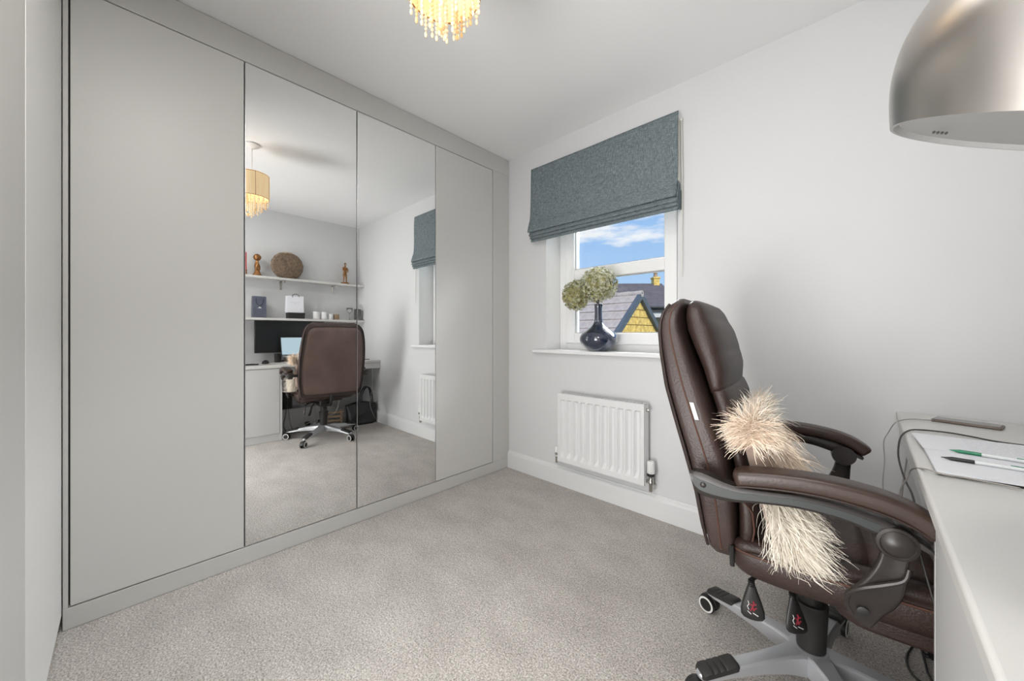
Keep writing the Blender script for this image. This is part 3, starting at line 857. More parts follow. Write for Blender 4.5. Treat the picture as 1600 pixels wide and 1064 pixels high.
# --- armrests
def profile_loft(center, half_w, half_h, y, n=20, e=4.5):
    rings = []
    P = smooth_path([(a, 0, b) for a, b in center], 5)
    for i, p in enumerate(P):
        d = (P[min(i + 1, len(P) - 1)] - P[max(i - 1, 0)]).normalized()
        nrm = Vector((-d.z, 0, d.x))
        t = i / (len(P) - 1)
        k_ = min(1.0, math.sqrt(max(0, t) / 0.05 + 0.08), math.sqrt((1 - t) / 0.06 + 0.06))
        ring = []
        for q in range(n):
            a_ = 2 * PI * (q + 0.5) / n
            c, s_ = math.cos(a_), math.sin(a_)
            cc = math.copysign(abs(c) ** (2 / e), c); ss = math.copysign(abs(s_) ** (2 / e), s_)
            hh = half_h(t) if callable(half_h) else half_h
            pt = p + nrm * hh * k_ * ss
            ring.append((pt[0], y + half_w * k_ * cc, pt[2]))
        rings.append(ring)
    return G().loft(rings)
def armrest(sgn, df, y, up_=0.0, hh=0.018):
    S = lambda pts: [(a + df, b) for a, b in pts]
    ar = profile_loft(S([(-0.158, 0.682), (-0.12, 0.690), (-0.05, 0.699), (0.02, 0.699), (0.09, 0.690), (0.135, 0.676), (0.165, 0.658), (0.182, 0.642)]), 0.032, hh, y)
    ar.v = [(a, b, c + up_ * (1 + 4 * max(0, a + 0.05))) for a, b, c in ar.v]
    arm = ar.obj('armrest', M['leather_pad'], ch, smooth='all', label='brown leather padded armrest')
    lip = []
    for a, b in ((-0.150, 0.668), (-0.12, 0.674), (-0.05, 0.683), (0.02, 0.683), (0.09, 0.673), (0.135, 0.659), (0.165, 0.641)):
        lip.append((a + df, y + sgn * 0.0315, b + up_ * (1 + 4 * max(0, a + 0.05))))
    G().tube(smooth_path(lip, 5), 0.0022, 6).obj('pad_piping', M['leather_dark'], arm, smooth=True)
    # support running under the pad, rear plate
    up = S([(-0.252, 0.684), (-0.228, 0.688), (-0.160, 0.672), (-0.10, 0.674), (-0.03, 0.681), (0.04, 0.679), (0.10, 0.668), (0.145, 0.648), (0.172, 0.628)])
    lo = S([(-0.253, 0.674), (-0.232, 0.634), (-0.165, 0.632), (-0.10, 0.644), (-0.03, 0.652), (0.04, 0.648), (0.095, 0.634), (0.138, 0.630), (0.168, 0.620)])
    U = smooth_path([(a, 0, b) for a, b in up], 4); L = smooth_path([(a, 0, b) for a, b in lo], 4)
    rings = []
    for a, b in zip(U, L):
        h0, h1 = y - 0.020, y + 0.020
        m_ = 0.004
        rings.append([(b[0], h0 + m_, b[2]), (b[0], h1 - m_, b[2]), (b[0] * .8 + a[0] * .2, h1, b[2] * .8 + a[2] * .2), (a[0] * .8 + b[0] * .2, h1, a[2] * .8 + b[2] * .2), (a[0], h1 - m_, a[2]),
                      (a[0], h0 + m_, a[2]), (a[0] * .8 + b[0] * .2, h0, a[2] * .8 + b[2] * .2), (b[0] * .8 + a[0] * .2, h0, b[2] * .8 + a[2] * .2)])
    G().loft(rings).obj('arm_support', M['arm_grey'], arm, smooth=True)
    # darker inset on the outer face of the support
    yo = y + sgn * 0.0195
    ins = []
    for a, b in list(zip(U, L))[2:-8]:
        ins.append((a, b))
    g = G(); rr = []
    for a, b in ins:
        m1 = a.lerp(b, 0.30); m2 = a.lerp(b, 0.78)
        rr.append([(m1[0], yo, m1[2]), (m2[0], yo, m2[2]), (m2[0], yo + sgn * 0.0016, m2[2]), (m1[0], yo + sgn * 0.0016, m1[2])])
    g.loft(rr).obj('arm_inset', M['arm_insert'], arm)
    G().lathe([(0.007, 0), (0.007, 0.003), (0.004, 0.005)], (0, 0, 0), 16, axis='y').xf(Matrix.Translation((-0.222 + df, yo, 0.660)) @ Matrix.Scale(sgn, 4, (0, 1, 0))).obj('rivet', M['arm_grey'], arm, smooth=True)
    # pivot knob
    kx, kz = 0.122 + df, 0.627
    pr = [(0.031, -0.024), (0.033, -0.018), (0.033, 0.016), (0.031, 0.021), (0.026, 0.0235), (0.0245, 0.0215), (0.020, 0.0245), (0.010, 0.0285), (0.001, 0.0295)]
    G().lathe(pr, (0, 0, 0), 36, axis='y').xf(Matrix.Translation((kx, y, kz)) @ Matrix.Scale(sgn, 4, (0, 1, 0))).obj('arm_knob', M['arm_grey'], arm, smooth=True, label='round pivot cap')
    # lower bracket down to the seat side
    st = [(kx + 0.001, 0.612, 0.0215, y), (kx - 0.003, 0.585, 0.0215, y), (kx - 0.009, 0.555, 0.0260, y), (kx - 0.020, 0.520, 0.0330, y - sgn * 0.004), (kx - 0.034, 0.487, 0.0370, y - sgn * 0.012), (kx - 0.044, 0.458, 0.0310, y - sgn * 0.022),
          (kx - 0.044, 0.434, 0.0200, y - sgn * 0.028), (kx - 0.040, 0.418, 0.006, y - sgn * 0.031)]
    P = smooth_path([(a, d, b) for a, b, c, d in st], 4); W = smooth_path([(c, 0, 0) for a, b, c, d in st], 4)
    rings = []
    for p, w_ in zip(P, W):
        w_ = w_[0]
        ring = []
        for q in range(16):
            a_ = 2 * PI * (q + 0.5) / 16
            c, s_ = math.cos(a_), math.sin(a_)
            # outer face dished between raised rims
            cc = math.copysign(abs(c) ** 0.55, c); ss = math.copysign(abs(s_) ** 0.7, s_)
            dish = 0.004 * (1 - cc * cc) if ss * sgn > 0 else 0
            ring.append((p[0] + w_ * cc, p[1] + 0.013 * ss - sgn * dish * 2, p[2]))
        rings.append(ring)
    G().loft(rings).obj('arm_bracket', M['arm_grey'], arm, smooth='all', label='curved dark grey bracket from armrest to seat')
    # raised rim line across the bracket
    rim = smooth_path([(kx + 0.017, y + sgn * 0.012, 0.580), (kx + 0.010, y + sgn * 0.013, 0.556), (kx - 0.016, y + sgn * 0.010, 0.536), (kx - 0.050, y + sgn * 0.004, 0.512), (kx - 0.069, y - sgn * 0.006, 0.488), (kx - 0.070, y - sgn * 0.016, 0.462), (kx - 0.060, y - sgn * 0.022, 0.438)], 5)
    G().tube(rim, [0.003 + 0.0025 * math.sin(PI * i / (len(rim) - 1)) for i in range(len(rim))], 8).obj('bracket_rim', M['arm_grey'], arm, smooth=True)
    G().lathe([(0.010, 0), (0.010, 0.003), (0.006, 0.004), (0.001, 0.004)], (0, 0, 0), 18, axis='y').xf(Matrix.Translation((kx - 0.046, y - sgn * 0.013, 0.456)) @ Matrix.Scale(sgn, 4, (0, 1, 0))).obj('bolt', M['black'], arm, smooth=True)
    G().tube([(kx - 0.045, y - sgn * 0.030, 0.455), (kx - 0.045, sgn * 0.12, 0.398)], 0.010, 10).obj('arm_mount', M['black'], arm, smooth=True)
    G().tube([(-0.225 + df, y, 0.660), (-0.225 + df, LYO + sgn * 0.280, 0.660)], 0.012, 10).obj('arm_spacer', M['black'], arm, smooth=True)
armrest(-1, 0.0, -0.326, 0.008, 0.020)
armrest(1, -0.026, 0.322)

# --- gas column, base, castors
G().lathe([(0.030, 0.262), (0.030, 0.330)], n=28).obj('gas_lift', M['black'], ch, smooth=True)
G().lathe([(0.033, 0.128), (0.034, 0.132), (0.040, 0.255), (0.041, 0.262), (0.039, 0.266), (0.030, 0.267)], n=32).obj('column_sleeve', M['black_soft'], ch, smooth=True)
ANG = [math.radians(a) for a in (155, 228, 306, 10, 82)]
g = G()
g.lathe([(0.018, 0.062), (0.034, 0.064), (0.042, 0.080), (0.046, 0.120), (0.040, 0.132), (0.020, 0.134)], n=30)
for A in ANG:
    rings = []
    for r_, zt, zb, w_ in ((0.020, 0.132, 0.075, 0.040), (0.05, 0.131, 0.076, 0.031), (0.09, 0.127, 0.080, 0.025), (0.16, 0.116, 0.082, 0.0225), (0.25, 0.102, 0.078, 0.0225), (0.305, 0.092, 0.072, 0.0225), (0.335, 0.086, 0.070, 0.018), (0.343, 0.082, 0.072, 0.008)):
        m_ = 0.006
        sec = [(-w_, zb), (w_, zb), (w_ * 0.95, zt - m_), (w_ * 0.72, zt), (-w_ * 0.72, zt), (-w_ * 0.95, zt - m_)]
        rings.append([(r_ * math.cos(A) - s_ * math.sin(A), r_ * math.sin(A) + s_ * math.cos(A), z) for s_, z in sec])
    g.loft(rings)
base = g.obj('star_base', M['silver'], ch, smooth=True, bevel=0.003, label='five-star silver base')
base.rotation_euler = (0, 0, -TH)
for i, A in enumerate(ANG):
    # ribbed black foot pad
    rings = []
    NR = 24
    for k in range(NR + 1):
        t = k / NR
        r_ = 0.230 + 0.108 * t
        zt = 0.1065 - 0.0215 * t
        rib = 0.0022 * max(0, math.sin(t * PI * 12)) if 0.25 < t < 0.85 else 0
        e_ = min(1, math.sqrt(min(t, 1 - t) / 0.08 + 0.05))
        w_ = 0.0235 * (0.75 + 0.25 * e_)
        h_ = zt + 0.0075 * e_ - rib
        sec = [(-w_, zt - 0.010), (w_, zt - 0.010), (w_, h_ - 0.004), (w_ * 0.75, h_), (-w_ * 0.75, h_), (-w_, h_ - 0.004)]
        rings.append([(r_ * math.cos(A) - s_ * math.sin(A), r_ * math.sin(A) + s_ * math.cos(A), z) for s_, z in sec])
    G().loft(rings).obj('foot_pad', M['black_soft'], base, smooth=True)
SWV = [math.radians(a) for a in (157, 222, 300, 60, 75)]
for i, A in enumerate(ANG):
    A2 = A - TH
    c = Vector((0.322 * math.cos(A2), 0.322 * math.sin(A2), 0))
    sw = SWV[i]
    d = Vector((math.cos(sw), math.sin(sw), 0)); s_ = Vector((-d.y, d.x, 0))
    w0 = c + d * 0.020
    Mx = Matrix(((d.x, s_.x, 0, w0.x), (d.y, s_.y, 0, w0.y), (0, 0, 1, 0.0302), (0, 0, 0, 1)))
    g = G()
    # hood: arched cover
    rings = []
    for yy in (-0.008, 0.008):
        rings.append([(0.033 * math.cos(a_), yy, 0.033 * math.sin(a_)) for a_ in [PI * q / 12 for q in range(13)]] + [(-0.020, yy, -0.004), (0.020, yy, -0.004)])
    g.loft(rings)
    g.tube([(-0.020, 0, 0.018), (-0.020, 0, 0.050)], 0.006, 10)
    cs = g.xf(Mx).obj('caster', M['black'], ch, smooth=True, bevel=0.001)
    for sg in (-1, 1):
        g = G().lathe([(0.026, 0.0085), (0.0295, 0.010), (0.0300, 0.019), (0.0285, 0.0215), (0.0225, 0.0225), (0.0225, 0.0210), (0.001, 0.0205)], n=30, axis='y')
        g.xf(Matrix.Scale(sg, 4, (0, 1, 0))).xf(Mx).obj('wheel', M['black'], cs, smooth=True)
        g = G().lathe([(0.0215, 0.0215), (0.0215, 0.0235), (0.0270, 0.0230), (0.0275, 0.0215)], n=30, axis='y', cap=False)
        g.xf(Matrix.Scale(sg, 4, (0, 1, 0))).xf(Mx).obj('wheel_ring', M['white_ring'], cs, smooth=True)

# --- adjustment paddles with printed emblem
def paddle(root, top, bot, turn):
    """hanging drop-shaped paddle; local chair coords"""
    top = Vector(top); bot = Vector(bot); ax = (bot - top); Ln = ax.length; ax.normalize()
    sd = Vector((math.cos(turn), math.sin(turn), 0)); sd = (sd - ax * sd.dot(ax)).normalized(); nr = ax.cross(sd)
    rings = []
    for t, w_, th in ((0, 0.006, 0.005), (0.10, 0.008, 0.006), (0.25, 0.013, 0.006), (0.5, 0.021, 0.0065), (0.75, 0.0275, 0.0065), (0.9, 0.0275, 0.006), (0.97, 0.022, 0.0045), (1.0, 0.012, 0.003)):
        p = top + ax * Ln * t
        rings.append([tuple(p + sd * w_ * math.cos(a_) + nr * th * math.sin(a_)) for a_ in [2 * PI * q / 20 for q in range(20)]])
    pd = G().loft(rings).obj('paddle_lever', M['black'], ch, smooth='all')
    G().tube(smooth_path([root, (Vector(root) + top) / 2 + Vector((0, 0, 0.02)), top], 5), 0.0055, 8).obj('lever_rod', M['black'], pd, smooth=True)
    g = G()
    for k in range(4): g.lathe([(0.0085, 0), (0.0085, 0.002)], n=14).xf(Matrix.Translation(top + ax * (0.004 * k) - Vector((0, 0, 0.001)))) if False else None
    for k in range(4):
        p = top + ax * (0.001 + 0.0045 * k)
        g.ball(tuple(p), 0.0085, 12, sc=(1, 1, 0.25))
    g.obj('lever_collar', M['black'], pd, smooth=True)
    # emblem on the outer face: red figure with white strokes
    o_ = nr if nr.y < 0 else -nr
    def mark(pts, r_, m_):
        P = [top + ax * Ln * b + sd * a + o_ * 0.0068 for a, b in pts]
        G().tube(P, r_, 6).obj('printed_mark', M[m_], pd, smooth=True)
    sgn = 1 if sd.x > 0 else -1
    mark([(0.002 * sgn, 0.50), (0.004 * sgn, 0.58), (0.000, 0.64), (0.003 * sgn, 0.74)], 0.0024, 'red')
    mark([(-0.006 * sgn, 0.60), (0.000, 0.61), (0.009 * sgn, 0.57)], 0.0018, 'red')
    mark([(-0.005 * sgn, 0.76), (-0.001 * sgn, 0.68), (0.004 * sgn, 0.70), (0.009 * sgn, 0.66)], 0.0018, 'red')
    mark([(-0.010 * sgn, 0.52), (-0.008 * sgn, 0.60), (-0.012 * sgn, 0.66), (-0.009 * sgn, 0.74)], 0.0009, 'white_ring')
    mark([(-0.012 * sgn, 0.78), (-0.004 * sgn, 0.84)], 0.0009, 'white_ring')
    mark([(0.000, 0.80), (0.012 * sgn, 0.85)], 0.0011, 'white_ring')
def loc_of(w):
    dx, dy = w[0] - OX, w[1] - OY
    return (dx * math.cos(TH) + dy * math.sin(TH), -dx * math.sin(TH) + dy * math.cos(TH), w[2])
paddle((-0.05, -0.05, 0.36), loc_of((1.800, -0.905, 0.372)), loc_of((1.806, -0.915, 0.272)), math.radians(8))
paddle((0.0, -0.05, 0.35), loc_of((1.880, -0.825, 0.335)), loc_of((1.894, -0.845, 0.242)), math.radians(35))

# =================================================================== FLUFFY CUSHION
pl = thing('feather_cushion', 'tan cushion with long cream feather fringe propped on the office chair', 'cushion', (OX, OY, 0.5), TH)
# cushion plane: width along l, height along tilted axis
PW, PH, PT = 0.175, 0.150, 0.026
pc = Vector((-0.098, -0.098, 0.665 - 0.5))
tilt = math.radians(14)
ux = Vector((0, 1, 0)); uz = Vector((-math.sin(tilt), 0, math.cos(tilt))); un = Vector((math.cos(tilt), 0, math.sin(tilt)))
v = []; f = []
N = 26
for sd in (0, 1):
    for i in range(N + 1):
        for k in range(N + 1):
            a = -1 + 2 * i / N; b = -1 + 2 * k / N
            th = PT * (max(0, 1 - a ** 8) * max(0, 1 - b ** 8)) ** 0.32
            q = 1 - 0.06 * (a * a * b * b)
            p = pc + ux * PW * a * q + uz * PH * b * q + un * th * (1 if sd else -1)
            v.append(tuple(p))
    for i in range(N):
        for k in range(N):
            a = sd * (N + 1) ** 2 + i * (N + 1) + k
            f.append((a, a + 1, a + N + 2, a + N + 1))
G().add(v, f).obj('cushion_body', M['suede'], pl, smooth='all')
rnd = random.Random(5)
fe = G()
def strand(root, d, length, droop, width, curl, mi):
    p = Vector(root); d = Vector(d).normalized(); seg = 8
    side = d.cross(Vector((rnd.uniform(-1, 1), rnd.uniform(-1, 1), rnd.uniform(-1, 1)))).normalized()
    ph_ = rnd.uniform(0, 6.28); fq = rnd.uniform(0.5, 1.1)
    pts = [p.copy()]
    for i in range(seg):
        d = (d + Vector((0, 0, -droop / seg)) + side * curl * 1.6 * math.sin(ph_ + i * fq) / seg).normalized()
        p = p + d * (length / seg); pts.append(p.copy())
    v = []; n_ = len(pts)
    for i, q in enumerate(pts):
        w_ = width * (1 - 0.7 * (i / (n_ - 1)) ** 2)
        v.append(tuple(q + side * w_)); v.append(tuple(q - side * w_))
    fe.add(v, [(2 * i, 2 * i + 1, 2 * i + 3, 2 * i + 2) for i in range(n_ - 1)], mi)
Rinv = lambda a, b, s: pc + ux * PW * a + uz * PH * b + un * s
U = rnd.uniform
def jit(k): return Vector((U(-k, k), U(-k, k), U(-k, k)))
def clump(n, root, d, ln, droop, mi, spread=0.28, rs_=0.012):
    """a plume: several fine fibres leaving nearly the same point"""
    cc = U(-1.6, 1.6)
    for _ in range(n):
        strand(root + jit(rs_), Vector(d).normalized() + jit(spread), ln * U(0.65, 1.15), droop * U(0.7, 1.3), U(0.0006, 0.0011), cc + U(-1.0, 1.0), mi)
# plumes bursting from the top corner nearest the camera
for i in range(95):
    a_ = rnd.choice((U(-0.25, 0.7), U(0.7, 2.4), U(2.4, PI + 0.12), U(2.7, PI + 0.12)))
    root = Rinv(-1.0, U(0.72, 1.0), U(-0.01, 0.012)) + Vector((0.008, -0.008, 0.0))
    clump(16, root, Vector((math.cos(a_), U(-0.9, -0.1), math.sin(a_))), U(0.05, 0.078), 0.75, 1 if rnd.random() < 0.8 else 0)
# along the top edge
for i in range(90):
    q = U(-1, 0.95)
    clump(12, Rinv(q, 0.96, U(-0.01, 0.02)), uz * 1.0 + un * U(-0.1, 1.0) + ux * U(-0.5, 0.4), U(0.05, 0.075), 1.0, 0 if rnd.random() < 0.6 else 1)
# from the near rim over the front face, sweeping forward and down
for i in range(300):
    b = U(-0.9, 0.9); a = -1.0 + abs(rnd.gauss(0, 0.35))
    if -0.05 < b < 0.95 and a < -0.72: a = U(-0.75, 0.1)
    clump(13, Rinv(min(a, 0.9), b, 0.025), un * U(0.35, 0.95) - uz * U(0.5, 1.0) - ux * U(-0.1, 0.6), U(0.07, 0.115), 0.55, 1 if b > 0.25 else 0)
# skirt of long plumes at the lower near corner
for i in range(130):
    b = U(-0.95, 0.0)
    clump(13, Rinv(-0.97, b, U(-0.005, 0.02)), un * U(-0.2, 1.5) - uz * U(0.1, 1.0) - ux * U(0.1, 0.6), U(0.075, 0.125), 0.5, 0)
# far rim and the rest of the face, thinner
for i in range(110):
    a = U(-0.3, 1.0); b = U(-0.9, 0.9)
    clump(9, Rinv(a, b, 0.018), un * U(0.3, 0.9) - uz * U(0.3, 1.0) + ux * U(-0.3, 0.6), U(0.06, 0.10), 0.6, 0)
# keep the fibres above the seat
SEATZ = 0.532 - 0.5
fe.v = [(x, y, max(z, SEATZ - (0.035 if y < -0.21 else 0) + 0.003 * math.sin(x * 200 + y * 170))) for x, y, z in fe.v]
fe.obj('feather_fringe', [M['feather'], M['feather2']], pl, kind='stuff', label='long cream and peach feathers')

# =================================================================== DESK OBJECTS (seen directly)
TZ = DZ + 0.0006
# phone
ph = thing('mobile_phone', 'slim dark mobile phone lying near the wall end of the desk', 'phone', (2.268, -0.140, TZ), math.radians(-16))
G().box((-0.075, -0.035, 0), (0.075, 0.035, 0.0085)).obj('phone_case', M['phone'], ph, bevel=0.0035, seg=3)
G().box((-0.071, -0.0315, 0.0086), (0.071, 0.0315, 0.0094)).obj('phone_screen', M['phone_glass'], ph, bevel=0.0003)
G().box((-0.058, 0.008, 0.0), (-0.050, 0.016, 0.0001)).obj('phone_button', M['black'], ph) if False else None
# papers
def sheet_poly(poly, z, th, name, m, parent=None, o=(0, 0, 0)):
    return G().prism([(p[0] - o[0], p[1] - o[1]) for p in poly], z - o[2], z + th - o[2], 'z').obj(name, m, parent)
nb = thing('writing_pad', 'black-backed writing pad lying under the white papers on the desk', 'notepad', (2.3, -0.66, TZ))
o = (2.3, -0.66, TZ)
sheet_poly([(2.140, -0.500), (2.140, -0.874), (2.40, -0.862), (2.395, -0.486)], TZ, 0.005, 'pad_back', M['black_soft'], nb, o)
pgs = sheet_poly([(2.133, -0.505), (2.134, -0.882), (2.396, -0.866), (2.390, -0.490)], TZ + 0.0052, 0.0045, 'page_block', M['paper'], nb, o)
sh = thing('paper_sheet', 'white printed sheet with faint writing lying uppermost on the writing pad', 'paper', (2.3, -0.55, TZ + 0.01))
o = (2.3, -0.55, TZ + 0.01)
sheet_poly([(2.122, -0.478), (2.131, -0.672), (2.398, -0.648), (2.388, -0.455)], TZ + 0.0101, 0.0008, 'paper_page', M['paper'], sh, o)
g = G()
for r_ in range(9):
    y = -0.490 - r_ * 0.017
    x = 2.215
    rr_ = random.Random(r_)
    while x < 2.36:
        w_ = rr_.uniform(0.008, 0.022)
        g.box((x - o[0], y - o[1], 0.00095), (x + w_ - o[0], y + 0.0022 - o[1], 0.00105)); x += w_ + 0.005
g.obj('handwriting', M['ink'], sh, kind='stuff')
def pen(label, a, b, cols, r_=0.0042, z=TZ + 0.0100):
    a = Vector((a[0], a[1], 0)); b = Vector((b[0], b[1], 0)); d = b - a; Ln = d.length
    t = thing('pen', label, 'pen', (a.x, a.y, z + r_ + 0.0004), math.atan2(d.y, d.x))
    pr = [(0.0008, 0), (0.0018, 0.006), (r_, 0.016), (r_, Ln * 0.35)]
    G().lathe([(x, h) for x, h in pr], n=12, axis='x').obj('pen_tip', cols[0], t, smooth=True)
    G().lathe([(r_ * .93, Ln * 0.35 + .0003), (r_ * .93, Ln * 0.82)], n=12, axis='x').obj('pen_barrel', cols[1], t, smooth=True)
    G().lathe([(r_, Ln * 0.82 + .0003), (r_, Ln * 0.97), (r_ * .6, Ln)], n=12, axis='x').obj('pen_cap', cols[2], t, smooth=True)
    G().box((Ln * 0.70, -0.001, r_ * .95), (Ln * 0.95, 0.001, r_ + 0.001)).obj('pen_clip', cols[2], t)
pen('green and clear ballpoint pen lying on the white paper', (2.175, -0.668), (2.315, -0.688), (M['green'], M['clear'], M['green']), z=TZ + 0.0100)
pen('black and clear ballpoint pen on the paper nearest the desk edge', (2.152, -0.765), (2.292, -0.770), (M['black'], M['clear'], M['green']), z=TZ + 0.0100)

def cable(name, label, pts, r_, m, n=8):
    o = Vector(pts[0])
    t = G().tube([p - o for p in smooth_path(pts, n)], r_, 8).obj(name, m, None, smooth='all')
    t.location = o
    return tag(t, label, 'cable')
cable('charging_cable', 'thin pale cable looping from the phone over the desk front edge', [(2.196, -0.150, 0.7425), (2.166, -0.167, 0.7425), (2.146, -0.175, 0.7425), (2.120, -0.221, 0.7440), (2.097, -0.262, 0.736), (2.082, -0.25, 0.700), (2.070, -0.25, 0.664), (2.072, -0.25, 0.598), (2.067, -0.30, 0.513), (2.08, -0.42, 0.40), (2.25, -0.56, 0.20), (2.38, -0.50, 0.02)], 0.0016, M['cable_grey'])
cable('power_cable', 'black cable curving over the desk edge beside the papers', [(2.52, -0.33, 0.7425), (2.40, -0.41, 0.7425), (2.327, -0.420, 0.7425), (2.281, -0.412, 0.7425), (2.247, -0.385, 0.7425), (2.203, -0.364, 0.7425), (2.150, -0.373, 0.7425), (2.120, -0.420, 0.7440), (2.100, -0.485, 0.733), (2.092, -0.55, 0.705), (2.093, -0.60, 0.681), (2.098, -0.70, 0.666), (2.104, -0.80, 0.662), (2.104, -0.90, 0.650), (2.104, -0.94, 0.60), (2.15, -0.96, 0.40), (2.25, -0.90, 0.08), (2.3, -0.8, 0.005)], 0.0022, M['cable_dark'])
cable('loose_cable', 'grey-brown cable looping off the desk edge below the papers', [(2.24, -0.893, 0.7435), (2.18, -0.884, 0.7435), (2.144, -0.886, 0.7435), (2.120, -0.872, 0.7445), (2.104, -0.80, 0.722), (2.096, -0.78, 0.690), (2.086, -0.75, 0.645), (2.090, -0.74, 0.58), (2.20, -0.70, 0.35), (2.36, -0.62, 0.02)], 0.0018, M['cable_grey'])
cable('floor_cable', 'black cable coiled on the carpet under the desk beside the chair', [(2.45, -0.55, 0.0045), (2.27, -0.30, 0.0045), (2.165, -0.240, 0.0045), (2.125, -0.32, 0.0045), (2.120, -0.40, 0.0045), (2.145, -0.445, 0.0045), (2.22, -0.47, 0.0045), (2.28, -0.40, 0.0045), (2.24, -0.30, 0.0045), (2.165, -0.255, 0.0085), (2.160, -0.347, 0.0045), (2.172, -0.43, 0.0045), (2.25, -0.60, 0.0045), (2.45, -0.75, 0.0045)], 0.003, M['cable_dark'])
cable('trailing_cable', 'black cable hanging from the desk cupboard side down to the carpet', [(2.40, -0.97, 0.62), (2.38, -0.96, 0.45), (2.36, -0.92, 0.25), (2.33, -0.95, 0.10), (2.34, -0.92, 0.02), (2.36, -0.86, 0.006), (2.44, -0.84, 0.006)], 0.0035, M['cable_dark'])

# =================================================================== NICKEL LAMP
LS = 0.75
CP = Vector((2.026, -2.082, 1.04))
LC3 = Vector((2.1488, -1.4893, 1.2250)); LR = 0.15 * LS; LH = 0.262 * LS
ln = Vector((0.418, -0.2265, 1.0)).normalized()
lamp = thing('desk_lamp', 'brushed nickel dome lamp shade hanging into the upper right corner', 'lamp', (2.52, -1.80, DZ))
LO = Vector((2.52, -1.80, DZ))
q4 = Matrix.Translation(LC3 - LO) @ ln.to_track_quat('Z', 'Y').to_matrix().to_4x4()
rings = []
pr = [(LR, 0.0)]
for r_, z in ((0.1570, 0.015), (0.1635, 0.030), (0.1690, 0.045), (0.1735, 0.060), (0.1765, 0.075), (0.1785, 0.090), (0.1790, 0.105), (0.1778, 0.120), (0.1750, 0.135), (0.1705, 0.150), (0.1645, 0.165), (0.156, 0.180), (0.1445, 0.195), (0.129, 0.210), (0.109, 0.225), (0.083, 0.240), (0.045, 0.254), (0.020, 0.259), (0.001, 0.262)):
    pr.append((r_ * LS, z * LS))
G().lathe(pr, n=96, cap=False).xf(q4).obj('lamp_shade', M['nickel'], lamp, smooth='all')
G().lathe([(0.001, 0.006), (LR - 0.006, 0.005), (LR - 0.003, 0.0), (LR, 0.0)], n=96, cap=False).xf(q4).obj('shade_underside', M['lamp_in'], lamp, smooth=True)
# small dark maker label printed on the underside near the rim
la = Vector((2.0770, -1.4891, 1.2546)); lb = Vector((2.0890, -1.4830, 1.2511))
ld = (lb - la).normalized(); lw = ln.cross(ld).normalized()
for k in range(4):
    a_ = la + ld * (lb - la).length * (k / 4.0)
    G().tube([a_ - LO - ln * 0.0002 - lw * 0.0022, a_ - LO - ln * 0.0002 + lw * 0.0022 + ld * 0.002], 0.0014, 5).obj('printed_mark', M['arm_grey'], lamp)
top = LC3 + ln * LH
pole = Vector((2.52, -1.80, 0))
G().tube([p - LO for p in smooth_path([(top.x, top.y, top.z - 0.01), top + ln * 0.06, (2.40, -1.70, 1.60), (2.50, -1.78, 1.50), (2.52, -1.80, 1.30), (2.52, -1.80, DZ + 0.02)], 8)], 0.009, 12).obj('lamp_arm', M['nickel'], lamp, smooth='all')
G().lathe([(0.11, 0.0006), (0.115, 0.004), (0.112, 0.018), (0.03, 0.026), (0.012, 0.030)], n=40).obj('lamp_base', M['nickel'], lamp, smooth=True)
LAMP_Q = q4

# =================================================================== CHANDELIER
CX_, CY_ = 1.155, -1.455
chn = thing('ceiling_pendant', 'gold organza drum pendant with strings of cream glass beads', 'ceiling light', (CX_, CY_, 2.40))
g = G()
for r_ in (0.105,):
    rings = []
    for z in (-0.225, -0.218, -0.382, -0.389):
        rings.append([((r_ + (0.0018 if k % 2 else 0)) * math.cos(2 * PI * k / 96), (r_ + (0.0018 if k % 2 else 0)) * math.sin(2 * PI * k / 96), z) for k in range(96)])
    g.loft(rings, cap=False)
g.obj('pendant_shade', M['shade'], chn, smooth=True, label='pleated gold organza drum shade')
g = G()
for z in (-0.222, -0.386):
    pts = [(0.105 * math.cos(2 * PI * k / 40), 0.105 * math.sin(2 * PI * k / 40), z) for k in range(41)]
    g.tube(pts, 0.0022, 6)
for k in range(6):
    a = 2 * PI * k / 6
    g.tube([(0.1065 * math.cos(a), 0.1065 * math.sin(a), -0.222), (0.1065 * math.cos(a), 0.1065 * math.sin(a), -0.386)], 0.0012, 5)
    g.tube([(0.0, 0.0, -0.222), (0.105 * math.cos(a), 0.105 * math.sin(a), -0.222)], 0.0016, 5)
g.obj('shade_ring', M['bronze'], chn, smooth=True)
G().tube([(0, 0, -0.008), (0, 0, -0.222)], 0.003, 8).obj('cord', M['white_plastic'], chn, smooth=True)
G().lathe([(0.05, -0.0008), (0.05, -0.010), (0.02, -0.028), (0.005, -0.030)], n=28).obj('ceiling_rose', M['white_plastic'], chn, smooth=True)
rn = random.Random(21)
for ringr, num, z0, n0 in ((0.100, 15, -0.394, 2), (0.085, 10, -0.394, 4), (0.062, 10, -0.392, 6), (0.036, 8, -0.392, 8), (0.012, 3, -0.390, 9)):
    for k in range(num):
        a = 2 * PI * (k + rn.uniform(-.2, .2)) / num
        x, y = ringr * math.cos(a), ringr * math.sin(a)
        g = G(); z = z0; gold = rn.random() < 0.22
        nb_ = n0 + rn.choice((-1, 0, 0, 1))
        g.tube([(x, y, -0.384), (x, y, z0 - nb_ * 0.0125)], 0.0006, 5)
        for q in range(nb_):
            rb = rn.uniform(0.0042, 0.0056)
            g.ball((x + rn.uniform(-.001, .001), y, z - q * 0.0125), rb, 10, sc=(1, 1, rn.uniform(0.8, 1.1)))
        zz_ = z - nb_ * 0.0125
        g.ball((x, y, zz_ - 0.004), 0.0045, 10, sc=(1, 1, 2.0))
        g.obj('bead_strand', M['bead_gold'] if gold else M['bead'], chn, smooth='all')
